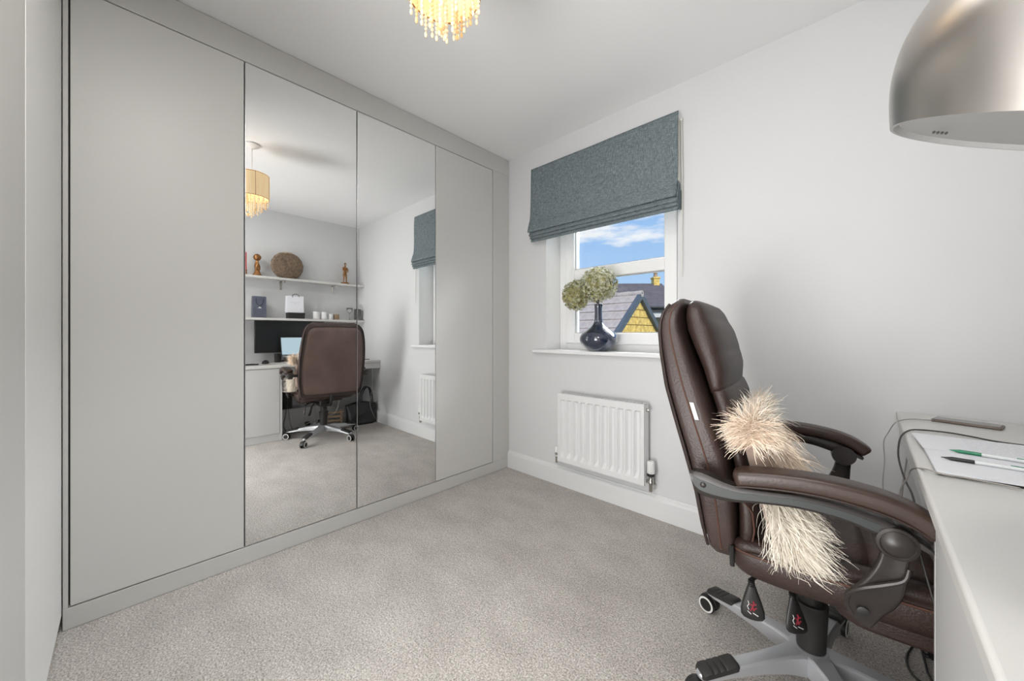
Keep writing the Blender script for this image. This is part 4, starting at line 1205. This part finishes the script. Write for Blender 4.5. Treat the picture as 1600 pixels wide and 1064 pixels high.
for x, y, z in ((0.018, -0.02, -0.505), (-0.028, 0.012, -0.470)):
    G().ball((x, y, z), 0.011, 16).obj('glass_drop', M['bead_gold'], chn, smooth='all', label='larger amber glass ball')

# =================================================================== THINGS SEEN IN THE MIRROR
# monitor
mo = thing('monitor', 'wide black computer monitor standing on the desk below the shelf', 'monitor', (2.655, -0.80, TZ))
G().box((-0.055, -0.345, 0.100), (-0.020, 0.345, 0.446)).obj('monitor_body', M['black'], mo, bevel=0.004)
G().box((-0.0567, -0.337, 0.110), (-0.0552, 0.337, 0.438)).obj('monitor_screen', M['screen_black'], mo)
G().tube([(0.028, 0, 0.010), (0.028, 0, 0.24)], 0.012, 12).obj('monitor_stand', M['black'], mo, smooth=True)
G().box((-0.03, -0.11, 0), (0.04, 0.11, 0.012)).obj('monitor_base', M['black'], mo, bevel=0.004)
# laptop on a small riser
lr = thing('laptop_riser', 'low grey riser box under the open laptop', 'riser', (2.50, -0.76, TZ))
G().box((-0.09, -0.13, 0), (0.06, 0.13, 0.055)).obj('riser_box', M['arm_grey'], lr, bevel=0.006)
lp = thing('laptop', 'open laptop with pale blue lit screen on the desk behind the chair', 'laptop', (2.532, -0.765, TZ + 0.056), math.radians(-3))
G().box((-0.185, -0.155, 0), (0.005, 0.155, 0.014)).obj('laptop_base', M['silver'], lp, bevel=0.003)
g = G()
for i in range(5):
    for k in range(13):
        g.box((-0.155 + i * 0.026, -0.142 + k * 0.022, 0.0142), (-0.134 + i * 0.026, -0.123 + k * 0.022, 0.0158))
g.obj('keyboard', M['black'], lp, kind='stuff')
g = G().box((-0.003, -0.155, 0), (0.003, 0.155, 0.205)); g.xf(Matrix.Translation((0.004, 0, 0.012)) @ Matrix.Rotation(math.radians(12), 4, 'Y'))
lid = g.obj('laptop_lid', M['arm_grey'], lp, bevel=0.002)
g = G().box((-0.0040, -0.148, 0.010), (-0.0032, 0.148, 0.198)); g.xf(Matrix.Translation((0.004, 0, 0.012)) @ Matrix.Rotation(math.radians(12), 4, 'Y'))
g.obj('laptop_screen', M['lcd'], lid)
# mouse
ms = thing('computer_mouse', 'black computer mouse on the left part of the desk', 'mouse', (2.40, -1.095, TZ), math.radians(20))
G().loft([superell(0, 0, hx, hy, z, 24, 2.6) for z, hx, hy in ((0.0, 0.046, 0.028), (0.006, 0.050, 0.031), (0.018, 0.047, 0.029), (0.028, 0.037, 0.022), (0.034, 0.022, 0.012), (0.036, 0.008, 0.004))]).obj('mouse_body', M['black'], ms, smooth='all')
G().lathe([(0.008, -0.004), (0.008, 0.004)], (-0.030, 0, 0.022), 14, axis='y').obj('scroll_wheel', M['arm_grey'], ms, smooth=True)
cable('mouse_cable', 'thin black mouse lead running back across the desk', [(2.452, -1.077, 0.7415), (2.50, -1.04, 0.7415), (2.56, -1.00, 0.7415), (2.60, -0.90, 0.7535)], 0.0018, M['cable_dark'])
# dark pen pot and small black box near the laptop
pp = thing('pen_pot', 'small dark round pot standing left of the laptop', 'pot', (2.52, -0.955, TZ))
G().lathe([(0.030, 0), (0.032, 0.003), (0.032, 0.088), (0.029, 0.088), (0.029, 0.012), (0.001, 0.012)], n=28).obj('pot_body', M['arm_grey'], pp, smooth=True)
G().lathe([(0.0325, 0.055), (0.0335, 0.058), (0.0335, 0.092), (0.0300, 0.092)], n=28, cap=False).obj('pot_rim', M['black'], pp, smooth=True)
cu = thing('desk_tidy', 'slim white desk tidy beside the laptop keyboard', 'desk tidy', (2.40, -0.615, TZ))
G().box((-0.02, -0.02, 0), (0.02, 0.02, 0.085)).obj('tidy_box', M['white_plastic'], cu, bevel=0.004)
rm = thing('remote_control', 'flat black remote at the left end of the desk by the mouse', 'remote', (2.28, -1.235, TZ), 0.3)
G().box((-0.02, -0.055, 0), (0.02, 0.055, 0.012)).obj('remote_body', M['black'], rm, bevel=0.003)
for k in range(3): G().box((-0.010, -0.03 + k * 0.022, 0.0121), (0.010, -0.018 + k * 0.022, 0.0135)).obj('remote_button', M['arm_grey'], rm)

# upper shelf items  (shelf top z = 1.652)
UZ = 1.6526
can = thing('red_candle', 'tall red candle on the upper shelf at the mirror edge', 'candle', (2.62, -1.222, UZ))
G().lathe([(0.030, 0), (0.030, 0.004), (0.014, 0.012), (0.0115, 0.045), (0.0145, 0.048), (0.0145, 0.055), (0.010, 0.055)], n=20).obj('candle_holder', M['bronze'], can, smooth=True)
G().lathe([(0.0100, 0.0555), (0.0095, 0.235), (0.006, 0.238)], n=20).obj('candle_stick', M['candle'], can, smooth=True)
G().tube([(0, 0, 0.2385), (0.001, 0, 0.247)], 0.0008, 5).obj('wick', M['black'], can)
tr = thing('ball_trophy', 'bronze trophy holding up a ball, next to the red candle', 'trophy', (2.62, -1.12, UZ))
G().lathe([(0.040, 0), (0.042, 0.003), (0.042, 0.016), (0.036, 0.022), (0.030, 0.030), (0.026, 0.045), (0.020, 0.058)], n=28).obj('trophy_base', M['bronze'], tr, smooth=True)
rings = []
for i in range(19):
    t = i / 18; z = 0.058 + 0.105 * t
    r_ = 0.019 + 0.008 * math.sin(t * PI * 1.1 + 0.2) - 0.004 * t
    rings.append([((r_ * (1 + 0.16 * math.cos(3 * a_ + t * 5))) * math.cos(a_) , (r_ * (1 + 0.16 * math.cos(3 * a_ + t * 5))) * math.sin(a_), z) for a_ in [2 * PI * q / 24 for q in range(24)]])
G().loft(rings).obj('trophy_stem', M['bronze'], tr, smooth='all')
bo = G().ball((0, 0, 0.198), 0.036, 24).obj('trophy_ball', M['bronze'], tr, smooth='all')
g = G()
for ax_ in range(3):
    pts = [(0.0362 * math.cos(2 * PI * k / 30), 0.0362 * math.sin(2 * PI * k / 30), 0) for k in range(31)]
    R_ = (Matrix.Identity(4), Matrix.Rotation(PI / 2, 4, 'X'), Matrix.Rotation(PI / 3, 4, 'Y') @ Matrix.Rotation(PI / 2, 4, 'X'))[ax_]
    gg = G().tube(pts, 0.0009, 5).xf(Matrix.Translation((0, 0, 0.198)) @ R_)
    g.add(gg.v, gg.f)
g.obj('ball_seam', M['leather_dark'], bo, smooth=True)
# woven disc vase
dv = thing('woven_disc_vase', 'round flat woven brown disc vase at the middle of the upper shelf', 'vase', (2.62, -0.838, UZ))
g = G(); rings = []
NA = 64
prof2 = [(0.0, -0.040), (0.05, -0.043), (0.10, -0.040), (0.135, -0.028), (0.152, -0.008), (0.155, 0.0), (0.152, 0.008), (0.135, 0.028), (0.10, 0.040), (0.05, 0.043), (0.0, 0.040)]
for r_, h in prof2:
    r_ = max(r_, 0.001)
    ring = []
    for k in range(NA):
        a = 2 * PI * k / NA
        y, z = r_ * 1.04 * math.cos(a), r_ * math.sin(a)
        w_ = 1 + 0.012 * math.sin(a * 16)
        z = max(-0.142, min(0.142, z * w_))
        ring.append((h, y * w_, z + 0.143))
    rings.append(ring)
g.loft(rings).obj('disc_body', M['wicker'], dv, smooth=True)
g = G()
for k in range(14):
    r_ = 0.012 + k * 0.0095
    pts = []
    for q in range(41):
        a = 2 * PI * q / 40
        y, z = r_ * 1.04 * math.cos(a), r_ * math.sin(a)
        hh = interp([(0, 0.043), (0.05, 0.043), (0.10, 0.0405), (0.135, 0.029), (0.152, 0.009)], r_)[0]
        pts.append((-hh - 0.0005, y, z + 0.143))
    g.tube(pts, 0.0022, 5)
g.obj('weave_band', M['wicker'], dv, smooth=True, kind='stuff')
G().loft([superell(0, 0, hx, hy, z, 28, 2.2) for z, hx, hy in ((0.283, 0.016, 0.048), (0.294, 0.016, 0.046), (0.296, 0.012, 0.040))]).obj('vase_mouth', M['wicker_top'], dv, smooth=True, label='pale oval mouth rim')
# bronze figurine (person with a staff/club on round base)
fg = thing('bronze_figurine', 'small bronze standing figure with a stick on round base', 'figurine', (2.62, -0.21, UZ), math.radians(170))
G().lathe([(0.046, 0), (0.048, 0.003), (0.048, 0.018), (0.040, 0.024), (0.034, 0.026)], n=32).obj('figurine_base', M['bronze'], fg, smooth=True)
def skin(name, verts, edges, radii, m, parent, sub=2):
    me = bpy.data.meshes.new(name); me.from_pydata(verts, edges, []); me.materials.append(m)
    o = bpy.data.objects.new(name, me); COL.objects.link(o); o.parent = parent
    md = o.modifiers.new('skin', 'SKIN'); md.use_smooth_shade = True
    for i, r_ in enumerate(radii):
        me.skin_vertices[0].data[i].radius = (r_, r_)
        me.skin_vertices[0].data[i].use_root = (i == 0)
    s_ = o.modifiers.new('sub', 'SUBSURF'); s_.levels = sub; s_.render_levels = sub
    return o
V_ = [(0, 0, 0.135), (0, 0, 0.165), (0.002, 0, 0.195), (0.002, 0, 0.212), (0.004, 0, 0.224), (0.006, 0, 0.240),
      (0.001, 0.013, 0.125), (0.006, 0.016, 0.080), (-0.002, 0.018, 0.036), (0.010, 0.019, 0.030),
      (0.001, -0.013, 0.125), (0.002, -0.016, 0.080), (0.000, -0.018, 0.036), (0.012, -0.019, 0.030),
      (0.002, 0.026, 0.203), (0.010, 0.032, 0.172), (0.026, 0.018, 0.160), (0.002, -0.026, 0.203), (0.012, -0.034, 0.175), (0.028, -0.020, 0.150)]
E_ = [(0, 1), (1, 2), (2, 3), (3, 4), (4, 5), (0, 6), (6, 7), (7, 8), (8, 9), (0, 10), (10, 11), (11, 12), (12, 13), (2, 14), (14, 15), (15, 16), (2, 17), (17, 18), (18, 19)]
R_ = [0.018, 0.017, 0.019, 0.009, 0.012, 0.013, 0.012, 0.009, 0.006, 0.005, 0.012, 0.009, 0.006, 0.005, 0.010, 0.007, 0.005, 0.010, 0.007, 0.005]
skin('figure_body', V_, E_, R_, M['bronze'], fg)
G().tube([(0.030, -0.022, 0.152), (0.020, 0.050, 0.110)], 0.0026, 8).obj('stick', M['bronze'], fg, smooth=True)
G().lathe([(0.019, 0.246), (0.013, 0.250), (0.012, 0.262), (0.004, 0.266)], (0.006, 0, 0), 18).obj('figure_cap', M['bronze'], fg, smooth=True)

# lower shelf items (top z = 1.212)
SZ2 = 1.2126
b1 = thing('navy_gift_bag', 'dark navy paper gift bag with white crest on the lower shelf', 'gift bag', (2.61, -1.107, SZ2))
G().loft([[(-0.035, -0.062, 0), (0.035, -0.062, 0), (0.035, 0.062, 0), (-0.035, 0.062, 0)], [(-0.030, -0.060, 0.225), (0.025, -0.060, 0.225), (0.025, 0.060, 0.225), (-0.030, 0.060, 0.225)]]).obj('bag_body', M['bag_navy'], b1, bevel=0.0015)
G().tube(smooth_path([(-0.0335, -0.032, 0.20), (-0.040, -0.030, 0.155), (-0.0405, 0.0, 0.128), (-0.040, 0.028, 0.155), (-0.0335, 0.034, 0.20)], 6), 0.0022, 6).obj('bag_handle', M['cord'], b1, smooth=True)
g = G().prism([(-0.019, 0.100), (0.019, 0.100), (0.010, 0.106), (0.003, 0.110), (0.0, 0.120), (-0.003, 0.110), (-0.010, 0.106)], -0.0352, -0.0335, 'x')
g.obj('white_crest', M['white_label'], b1, label='small white crest')
b2 = thing('black_gift_box', 'low black box beneath the white gift bag on the lower shelf', 'box', (2.61, -0.760, SZ2))
G().box((-0.05, -0.082, 0), (0.05, 0.082, 0.060)).obj('box_base', M['black_soft'], b2, bevel=0.002)
G().box((-0.0512, -0.0832, 0.040), (0.0512, 0.0832, 0.0655)).obj('box_lid', M['black_soft'], b2, bevel=0.002)
G().box((-0.0514, -0.0836, 0.001), (-0.030, -0.060, 0.0395)).obj('box_ribbon', M['leather_dark'], b2)
b3 = thing('white_gift_bag', 'white paper gift bag with black handles standing on the black box', 'gift bag', (2.61, -0.770, SZ2 + 0.0662))
G().loft([[(-0.040, -0.085, 0), (0.040, -0.085, 0), (0.040, 0.085, 0), (-0.040, 0.085, 0)], [(-0.038, -0.082, 0.185), (0.030, -0.082, 0.185), (0.030, 0.082, 0.185), (-0.038, 0.082, 0.185)]]).obj('bag_body', M['paper'], b3, bevel=0.0015)
G().tube(smooth_path([(-0.0405, -0.030, 0.168), (-0.041, -0.028, 0.196), (-0.040, 0.0, 0.206), (-0.041, 0.024, 0.200), (-0.0405, 0.036, 0.176)], 6), 0.0026, 6).obj('bag_handle', M['cord'], b3, smooth=True)
g = G()
rq = random.Random(3)
y = -0.05
while y < 0.05:
    w_ = rq.uniform(0.003, 0.006); g.box((-0.0412, y, 0.112), (-0.0400, y + w_, 0.1155)); y += w_ + 0.0015
y = -0.014
while y < 0.012:
    w_ = rq.uniform(0.003, 0.005); g.box((-0.0412, y, 0.096), (-0.0400, y + w_, 0.0988)); y += w_ + 0.0015
g.obj('printed_line', M['ink'], b3, kind='stuff')
def mug(label, y, r_, h, m, grp='white mugs on the lower shelf'):
    t = thing('mug', label, 'mug', (2.60, y, SZ2), group=grp)
    G().lathe([(r_ * .85, 0), (r_, 0.006), (r_, h), (r_ - 0.004, h), (r_ - 0.004, 0.008), (0.001, 0.008)], n=28).obj('mug_body', m, t, smooth=True)
    G().tube(smooth_path([(0, r_ - 0.002, h * .8), (0, r_ + 0.020, h * .75), (0, r_ + 0.024, h * .45), (0, r_ - 0.002, h * .22)], 5), 0.004, 8).obj('mug_handle', m, t, smooth=True)
mug('white mug nearest the white gift bag on the lower shelf', -0.545, 0.036, 0.088, M['white_plastic'])
mug('white mug, middle of three on the lower shelf', -0.462, 0.034, 0.086, M['white_plastic'])
mug('small low white mug beside the oak block on the lower shelf', -0.385, 0.030, 0.066, M['white_plastic'])
ob = thing('oak_block', 'small square oak candle block on the lower shelf', 'candle holder', (2.60, -0.322, SZ2))
G().box((-0.028, -0.028, 0), (0.028, 0.028, 0.066)).obj('block', M['oak'], ob, bevel=0.003)
G().lathe([(0.019, 0.0662), (0.019, 0.0675), (0.001, 0.0675)], n=20).obj('candle_cup', M['steel_trim'], ob, smooth=True)
for y, h, lab in ((-0.165, 0.150, 'clear stemmed glass with wide bowl left of the mirror joint'), (-0.065, 0.140, 'clear glass tumbler jar in the corner of the lower shelf')):
    t = thing('drinking_glass', lab, 'glass', (2.59, y, SZ2), group='glasses at the corner end of the lower shelf')
    if h > 0.145:
        G().lathe([(0.030, 0), (0.030, 0.003), (0.004, 0.008), (0.0035, 0.075), (0.012, 0.085), (0.034, 0.110), (0.037, 0.150), (0.035, 0.150), (0.032, 0.112), (0.010, 0.088), (0.001, 0.086)], n=32).obj('glass_body', M['glassware'], t, smooth='all')
    else:
        G().lathe([(0.040, 0), (0.041, 0.004), (0.043, 0.140), (0.040, 0.140), (0.038, 0.008), (0.001, 0.008)], n=32).obj('glass_body', M['glassware'], t, smooth='all')
        G().lathe([(0.036, 0.0085), (0.037, 0.055), (0.001, 0.056)], n=24).obj('glass_filling', M['blind_line'], t, smooth=True, label='cream filling')

# black tote bag on the floor under the desk
tb = thing('tote_bag', 'slouching black leather tote bag on the carpet under the desk end', 'bag', (2.225, -0.185, 0.0), math.radians(8))
rings = []
for i in range(15):
    t = i / 14; z = 0.008 + 0.225 * t
    hx, hy = 0.085 - 0.045 * t, 0.150 + 0.015 * t
    ring = superell(0.0, 0.0, hx, hy, z, 40, 3.5)
    ring = [(x + 0.010 * noise.noise(Vector((x * 12, y * 12, z * 12))), y + 0.012 * noise.noise(Vector((x * 9, y * 9 + 5, z * 14))), z_ + (0.018 * math.cos(y * 12) if t > .8 else 0) * t) for x, y, z_ in ring]
    rings.append(ring)
G().loft(rings).obj('bag_body', M['bag_black'], tb, smooth='all')
for dx in (-0.030, 0.030):
    G().tube(smooth_path([(dx, -0.01, 0.20), (dx * 1.1, 0.0, 0.32), (dx * 0.9, 0.035, 0.405), (dx * 0.6, 0.070, 0.420), (dx * 0.9, 0.100, 0.39), (dx * 1.1, 0.118, 0.30), (dx, 0.120, 0.20)], 6), 0.0085, 10).obj('bag_handle', M['bag_black'], tb, smooth='all')
G().tube(smooth_path([(-0.080, -0.14, 0.03), (-0.085, -0.02, 0.10), (-0.075, 0.08, 0.17), (-0.050, 0.145, 0.21)], 6), 0.007, 8).obj('bag_strap', M['bag_black'], tb, smooth='all')
G().box((-0.078, -0.11, 0.009), (0.078, 0.11, 0.0012)).obj('bag_foot', M['bag_black'], tb, bevel=0.003)
# wooden bed tray / slatted offcut in front of the bag
wt = thing('wooden_rack', 'small light wood slatted rack lying against the black bag', 'rack', (2.29, -0.455, 0.0), math.radians(10))
for k, z in enumerate((0.150, 0.105, 0.058)):
    G().box((-0.012, -0.10 + 0.012 * k, z), (0.012, 0.095 - 0.012 * k, z + 0.020)).obj('slat', M['oak'], wt, bevel=0.002)
for y in (-0.075, 0.070):
    G().box((-0.010, y - 0.011, 0.0005), (0.010, y + 0.011, 0.178)).xf(Matrix.Translation((0.0225, 0, 0))).obj('upright', M['oak'], wt, bevel=0.002)
# black box on the boxed-in pipework
bk = thing('black_storage_box', 'black box on the ledge beneath the desk beside the cupboard', 'box', (2.59, -0.905, 0.2256))
G().box((-0.07, -0.09, 0), (0.07, 0.09, 0.16)).obj('box_body', M['black_soft'], bk, bevel=0.005)
G().box((-0.072, -0.092, 0.1605), (0.072, 0.092, 0.178)).obj('box_lid', M['black'], bk, bevel=0.004)
# multi socket with cables
ex = thing('extension_socket', 'white extension socket on the carpet under the desk', 'extension lead', (2.42, -0.62, 0.0), math.radians(85))
G().box((-0.13, -0.028, 0.001), (0.13, 0.028, 0.036)).obj('socket_body', M['white_plastic'], ex, bevel=0.005)
for k in range(3): G().box((-0.10 + k * 0.07, -0.022, 0.0365), (-0.055 + k * 0.07, 0.022, 0.075 if k != 1 else 0.060)).obj('plug', M['black'] if k != 1 else M['white_plastic'], ex, bevel=0.004)
cable('hanging_lead', 'pale grey lead hanging from the desk beside the black bag', [(2.14, -0.09, 0.640), (2.12, -0.10, 0.42), (2.13, -0.12, 0.22), (2.16, -0.045, 0.03), (2.30, -0.045, 0.01)], 0.0025, M['cable_grey'])
cable('crossing_lead', 'pale lead sagging behind the chair column under the desk', [(2.34, -0.78, 0.05), (2.33, -0.62, 0.11), (2.30, -0.50, 0.13), (2.22, -0.46, 0.20), (2.20, -0.44, 0.34), (2.22, -0.42, 0.50), (2.26, -0.40, 0.635)], 0.0025, M['blind_line'])

# =================================================================== OUTSIDE
gx = -2.4; gy = 7.48; gz = 2.11; sl = 0.78
gh = thing('neighbour_gable_house', 'yellow stone gable roof with grey slates just outside the window', 'building', (gx, gy, -2.8))
GO = Vector((gx, gy, -2.8))
HW = 1.72
def gpt(y, z): return (y - gy, z + 2.8)
# solid body behind the stones
ez = gz - sl * HW
g = G().prism([(-HW, ez - 0.06 + 2.8), (0, gz - 0.06 + 2.8), (HW, ez - 0.06 + 2.8), (HW, 0.0), (-HW, 0.0)], -6.0, -0.03, 'x')
g.obj('wall', M['stone_dark'], gh)
# stones, each one a block
sm_cache = []
rs = random.Random(11)
zc = gz - 0.34; row = 0
ch_ = 0.205
z = gz - 0.22
while z > 0.4:
    z0, z1 = z - ch_ + 0.018, z
    w_top = min((gz - z1) / sl, HW) - 0.12; w_bot = min((gz - z0) / sl, HW) - 0.12
    if w_bot > 0.05:
        w_top = max(w_top, 0.01)
        y = -w_bot; first = True
        while y < w_bot - 0.02:
            wd_ = rs.uniform(0.26, 0.55)
            y1 = min(y + wd_, w_bot)
            if w_bot - y1 < 0.14: y1 = w_bot
            a0 = y if y > -w_top else max(-w_top, y)
            pa = [(max(y, -w_bot), z0 + 2.8), (y1 - (0.016 if y1 < w_bot else 0), z0 + 2.8), (min(y1 - (0.016 if y1 < w_bot else 0), w_top), z1 + 2.8), (max(y, -w_top), z1 + 2.8)]
            if pa[2][0] - pa[3][0] < 0.01:
                c_ = (pa[2][0] + pa[3][0]) / 2
                pa = [pa[0], pa[1], (max(min(c_, pa[1][0]), pa[0][0]), z1 + 2.8)]
            pr_ = rs.uniform(0.0, 0.018)
            G().prism(pa, -0.029, 0.0 + pr_, 'x').obj('stone', M['stone'], gh)
            y = y1
    z -= ch_; row += 1
# barge boards
for s_ in (-1, 1):
    n_ = Vector((0, s_ * sl, 1)).normalized()
    g = G().prism([(0, gz + 2.8 + 0.06), (s_ * (HW + 0.12), gz - sl * (HW + 0.12) + 2.8 + 0.06), (s_ * (HW + 0.12), gz - sl * (HW + 0.12) + 2.8 - 0.13), (0, gz + 2.8 - 0.13)], 0.0, 0.10, 'x')
    g.obj('bargeboard', M['barge'], gh)
# tiles on the near slope, one by one; far slope joined
tile_me = None
gauge = 0.37; tw = 0.335
ang = math.atan(sl)
dn = Vector((0, -math.cos(ang), -math.sin(ang))); nrm = Vector((0, -math.sin(ang), math.cos(ang)))
for rowi in range(6):
    for c_ in range(12):
        odd = rowi % 2
        x0 = -0.003 - (c_ + 1) * tw + (0.5 * tw if odd else 0)
        base = Vector((x0, 0, gz + 2.8)) + dn * (0.03 + rowi * gauge)
        if tile_me is None:
            g = G().add([(0.004, 0, 0), (tw - 0.004, 0, 0), (tw - 0.004, -0.40 * math.cos(ang), -0.40 * math.sin(ang)), (0.004, -0.40 * math.cos(ang), -0.40 * math.sin(ang))] , [(0, 1, 2, 3)])
            lo_ = [Vector(p) for p in g.v]
            n0 = nrm * 0.012; n1 = nrm * 0.050
            vv = [lo_[0] + n0 * .2, lo_[1] + n0 * .2, lo_[2] + n1 * .45, lo_[3] + n1 * .45, lo_[0] + n0 * 1.4, lo_[1] + n0 * 1.4, lo_[2] + n1, lo_[3] + n1]
            t_ = G().add(vv, [(0, 3, 2, 1), (4, 5, 6, 7), (0, 1, 5, 4), (1, 2, 6, 5), (2, 3, 7, 6), (3, 0, 4, 7)]).obj('roof_tile', M['slate'], gh)
            tile_me = t_.data
        else:
            t_ = bpy.data.objects.new('roof_tile', tile_me); COL.objects.link(t_); t_.parent = gh
        t_.location = base + nrm * rs.uniform(0, 0.006)
        if odd and c_ == 0: t_.scale = (0.5, 1, 1)
g = G().prism([(0, gz + 2.8 - 0.01), (HW + 0.1, gz - sl * (HW + 0.1) + 2.8 - 0.01), (HW + 0.1, gz - sl * (HW + 0.1) + 2.8 + 0.03), (0, gz + 2.8 + 0.03)], -6.0, 0.05, 'x')
g.obj('far_slope', M['slate'], gh)
g = G()
for k in range(16):
    x1 = 0.10 - k * 0.36
    g.tube([(x1 - 0.35, 0, gz + 2.8 + 0.005), (x1, 0, gz + 2.8 + 0.012)], [0.085, 0.092], 10)
g.obj('ridge_tile', M['slate'], gh, smooth=True, kind='stuff')

# house further back with a chimney
Rv = Vector((0.7223, 0.6916, 0)); Fv = Vector((-0.6916, 0.7223, 0))
rh_o = Vector((-6.79, 19.94, -2.8))
rh = thing('distant_house', 'distant house with dark slate roof and yellow chimney behind the gable', 'building', tuple(rh_o), math.atan2(Rv.y, Rv.x))
RZT = 4.05 + 2.8; RZE = 2.50 + 2.8
Lh = 11.0
# roof: courses stepping down towards the viewer (local x along ridge, local y away)
g = G(); N = 15
for k in range(N):
    t0, t1 = k / N, (k + 1) / N
    y0, y1 = -2.0 * t0, -2.0 * t1
    z0, z1 = RZT + (RZE - RZT) * t0, RZT + (RZE - RZT) * t1
    x0, x1 = 0.0 + 0.50 * t0, 0.0 + 0.50 * t1
    g.add([(-Lh, y0, z0), (x0, y0, z0), (x1, y1, z1 + 0.05), (-Lh, y1, z1 + 0.05), (-Lh, y1, z1), (x1, y1, z1)], [(0, 1, 2, 3), (3, 2, 5, 4)])
g.add([(-Lh, 0, RZT), (0, 0, RZT), (0.5, 2.0, RZE), (-Lh, 2.0, RZE)], [(0, 1, 2, 3)])
g.add([(0, 0, RZT), (0.5, -2.0, RZE), (0.5, 2.0, RZE)], [(0, 1, 2)])
g.obj('slate_course', M['slate_far'], rh, kind='stuff')
G().box((-Lh, -1.9, 0), (0.35, 1.9, RZE - 0.02)).obj('wall', M['render'], rh)
G().tube([(-Lh, -2.05, RZE - 0.02), (0.55, -2.05, RZE - 0.02)], 0.07, 8).obj('gutter', M['black_wood'], rh)
G().box((-Lh, -2.0, RZE - 0.25), (0.5, -1.91, RZE - 0.05)).obj('fascia', M['black_wood'], rh)
for x in (0.18, -0.45, -1.4):
    G().box((x - 0.06, -1.98, 0), (x + 0.06, -1.905, RZE - 0.26)).obj('timber_post', M['black_wood'], rh)
G().box((-1.2, -1.95, RZE - 1.3), (-0.65, -1.902, RZE - 0.55)).obj('window', M['black_wood'], rh)
ch2 = G().box((-0.50, -0.22, RZT - 0.35), (-0.17, 0.22, RZT + 0.33)).box((-0.54, -0.26, RZT + 0.27), (-0.13, 0.26, RZT + 0.36)).obj('chimney', M['stone'], rh)
G().lathe([(0.11, RZT + 0.36), (0.13, RZT + 0.38), (0.10, RZT + 0.55), (0.13, RZT + 0.58), (0.09, RZT + 0.64)], (-0.33, 0, 0), 14).obj('chimney_pot', M['oak'], ch2, smooth=True)
# small tree by the distant house
trp = Vector((-5.35, 17.2, -2.8))
te = thing('garden_tree', 'small yellow-green tree between the gable and the distant house', 'tree', tuple(trp))
G().tube([(0, 0, 0), (0.02, 0, 2.2), (0, 0.05, 4.0)], [0.10, 0.07, 0.04], 10).obj('trunk', M['oak'], te, smooth=True)
g = G(); rt = random.Random(8)
for i in range(900):
    d = Vector((rt.gauss(0, 1), rt.gauss(0, 1), rt.gauss(0, 1))).normalized() * rt.uniform(0.6, 1.0)
    p = Vector((d.x * 0.75, d.y * 0.75, 3.9 + d.z * 0.95))
    a = Vector((rt.uniform(-1, 1), rt.uniform(-1, 1), rt.uniform(-1, 1))).normalized() * 0.09; b = a.cross(Vector((rt.uniform(-1, 1), rt.uniform(-1, 1), rt.uniform(-1, 1)))).normalized() * 0.05
    g.add([p - a, p + b, p + a, p - b], [(0, 1, 2, 3)])
g.obj('leaves', M['leaf'], te, kind='stuff')
g = G().box((-60, 0.6, -3.0), (40, 80, -2.8))
tag(g.obj('lawn', M['grass']), 'grass ground outside far below the window', 'lawn', kind='stuff')
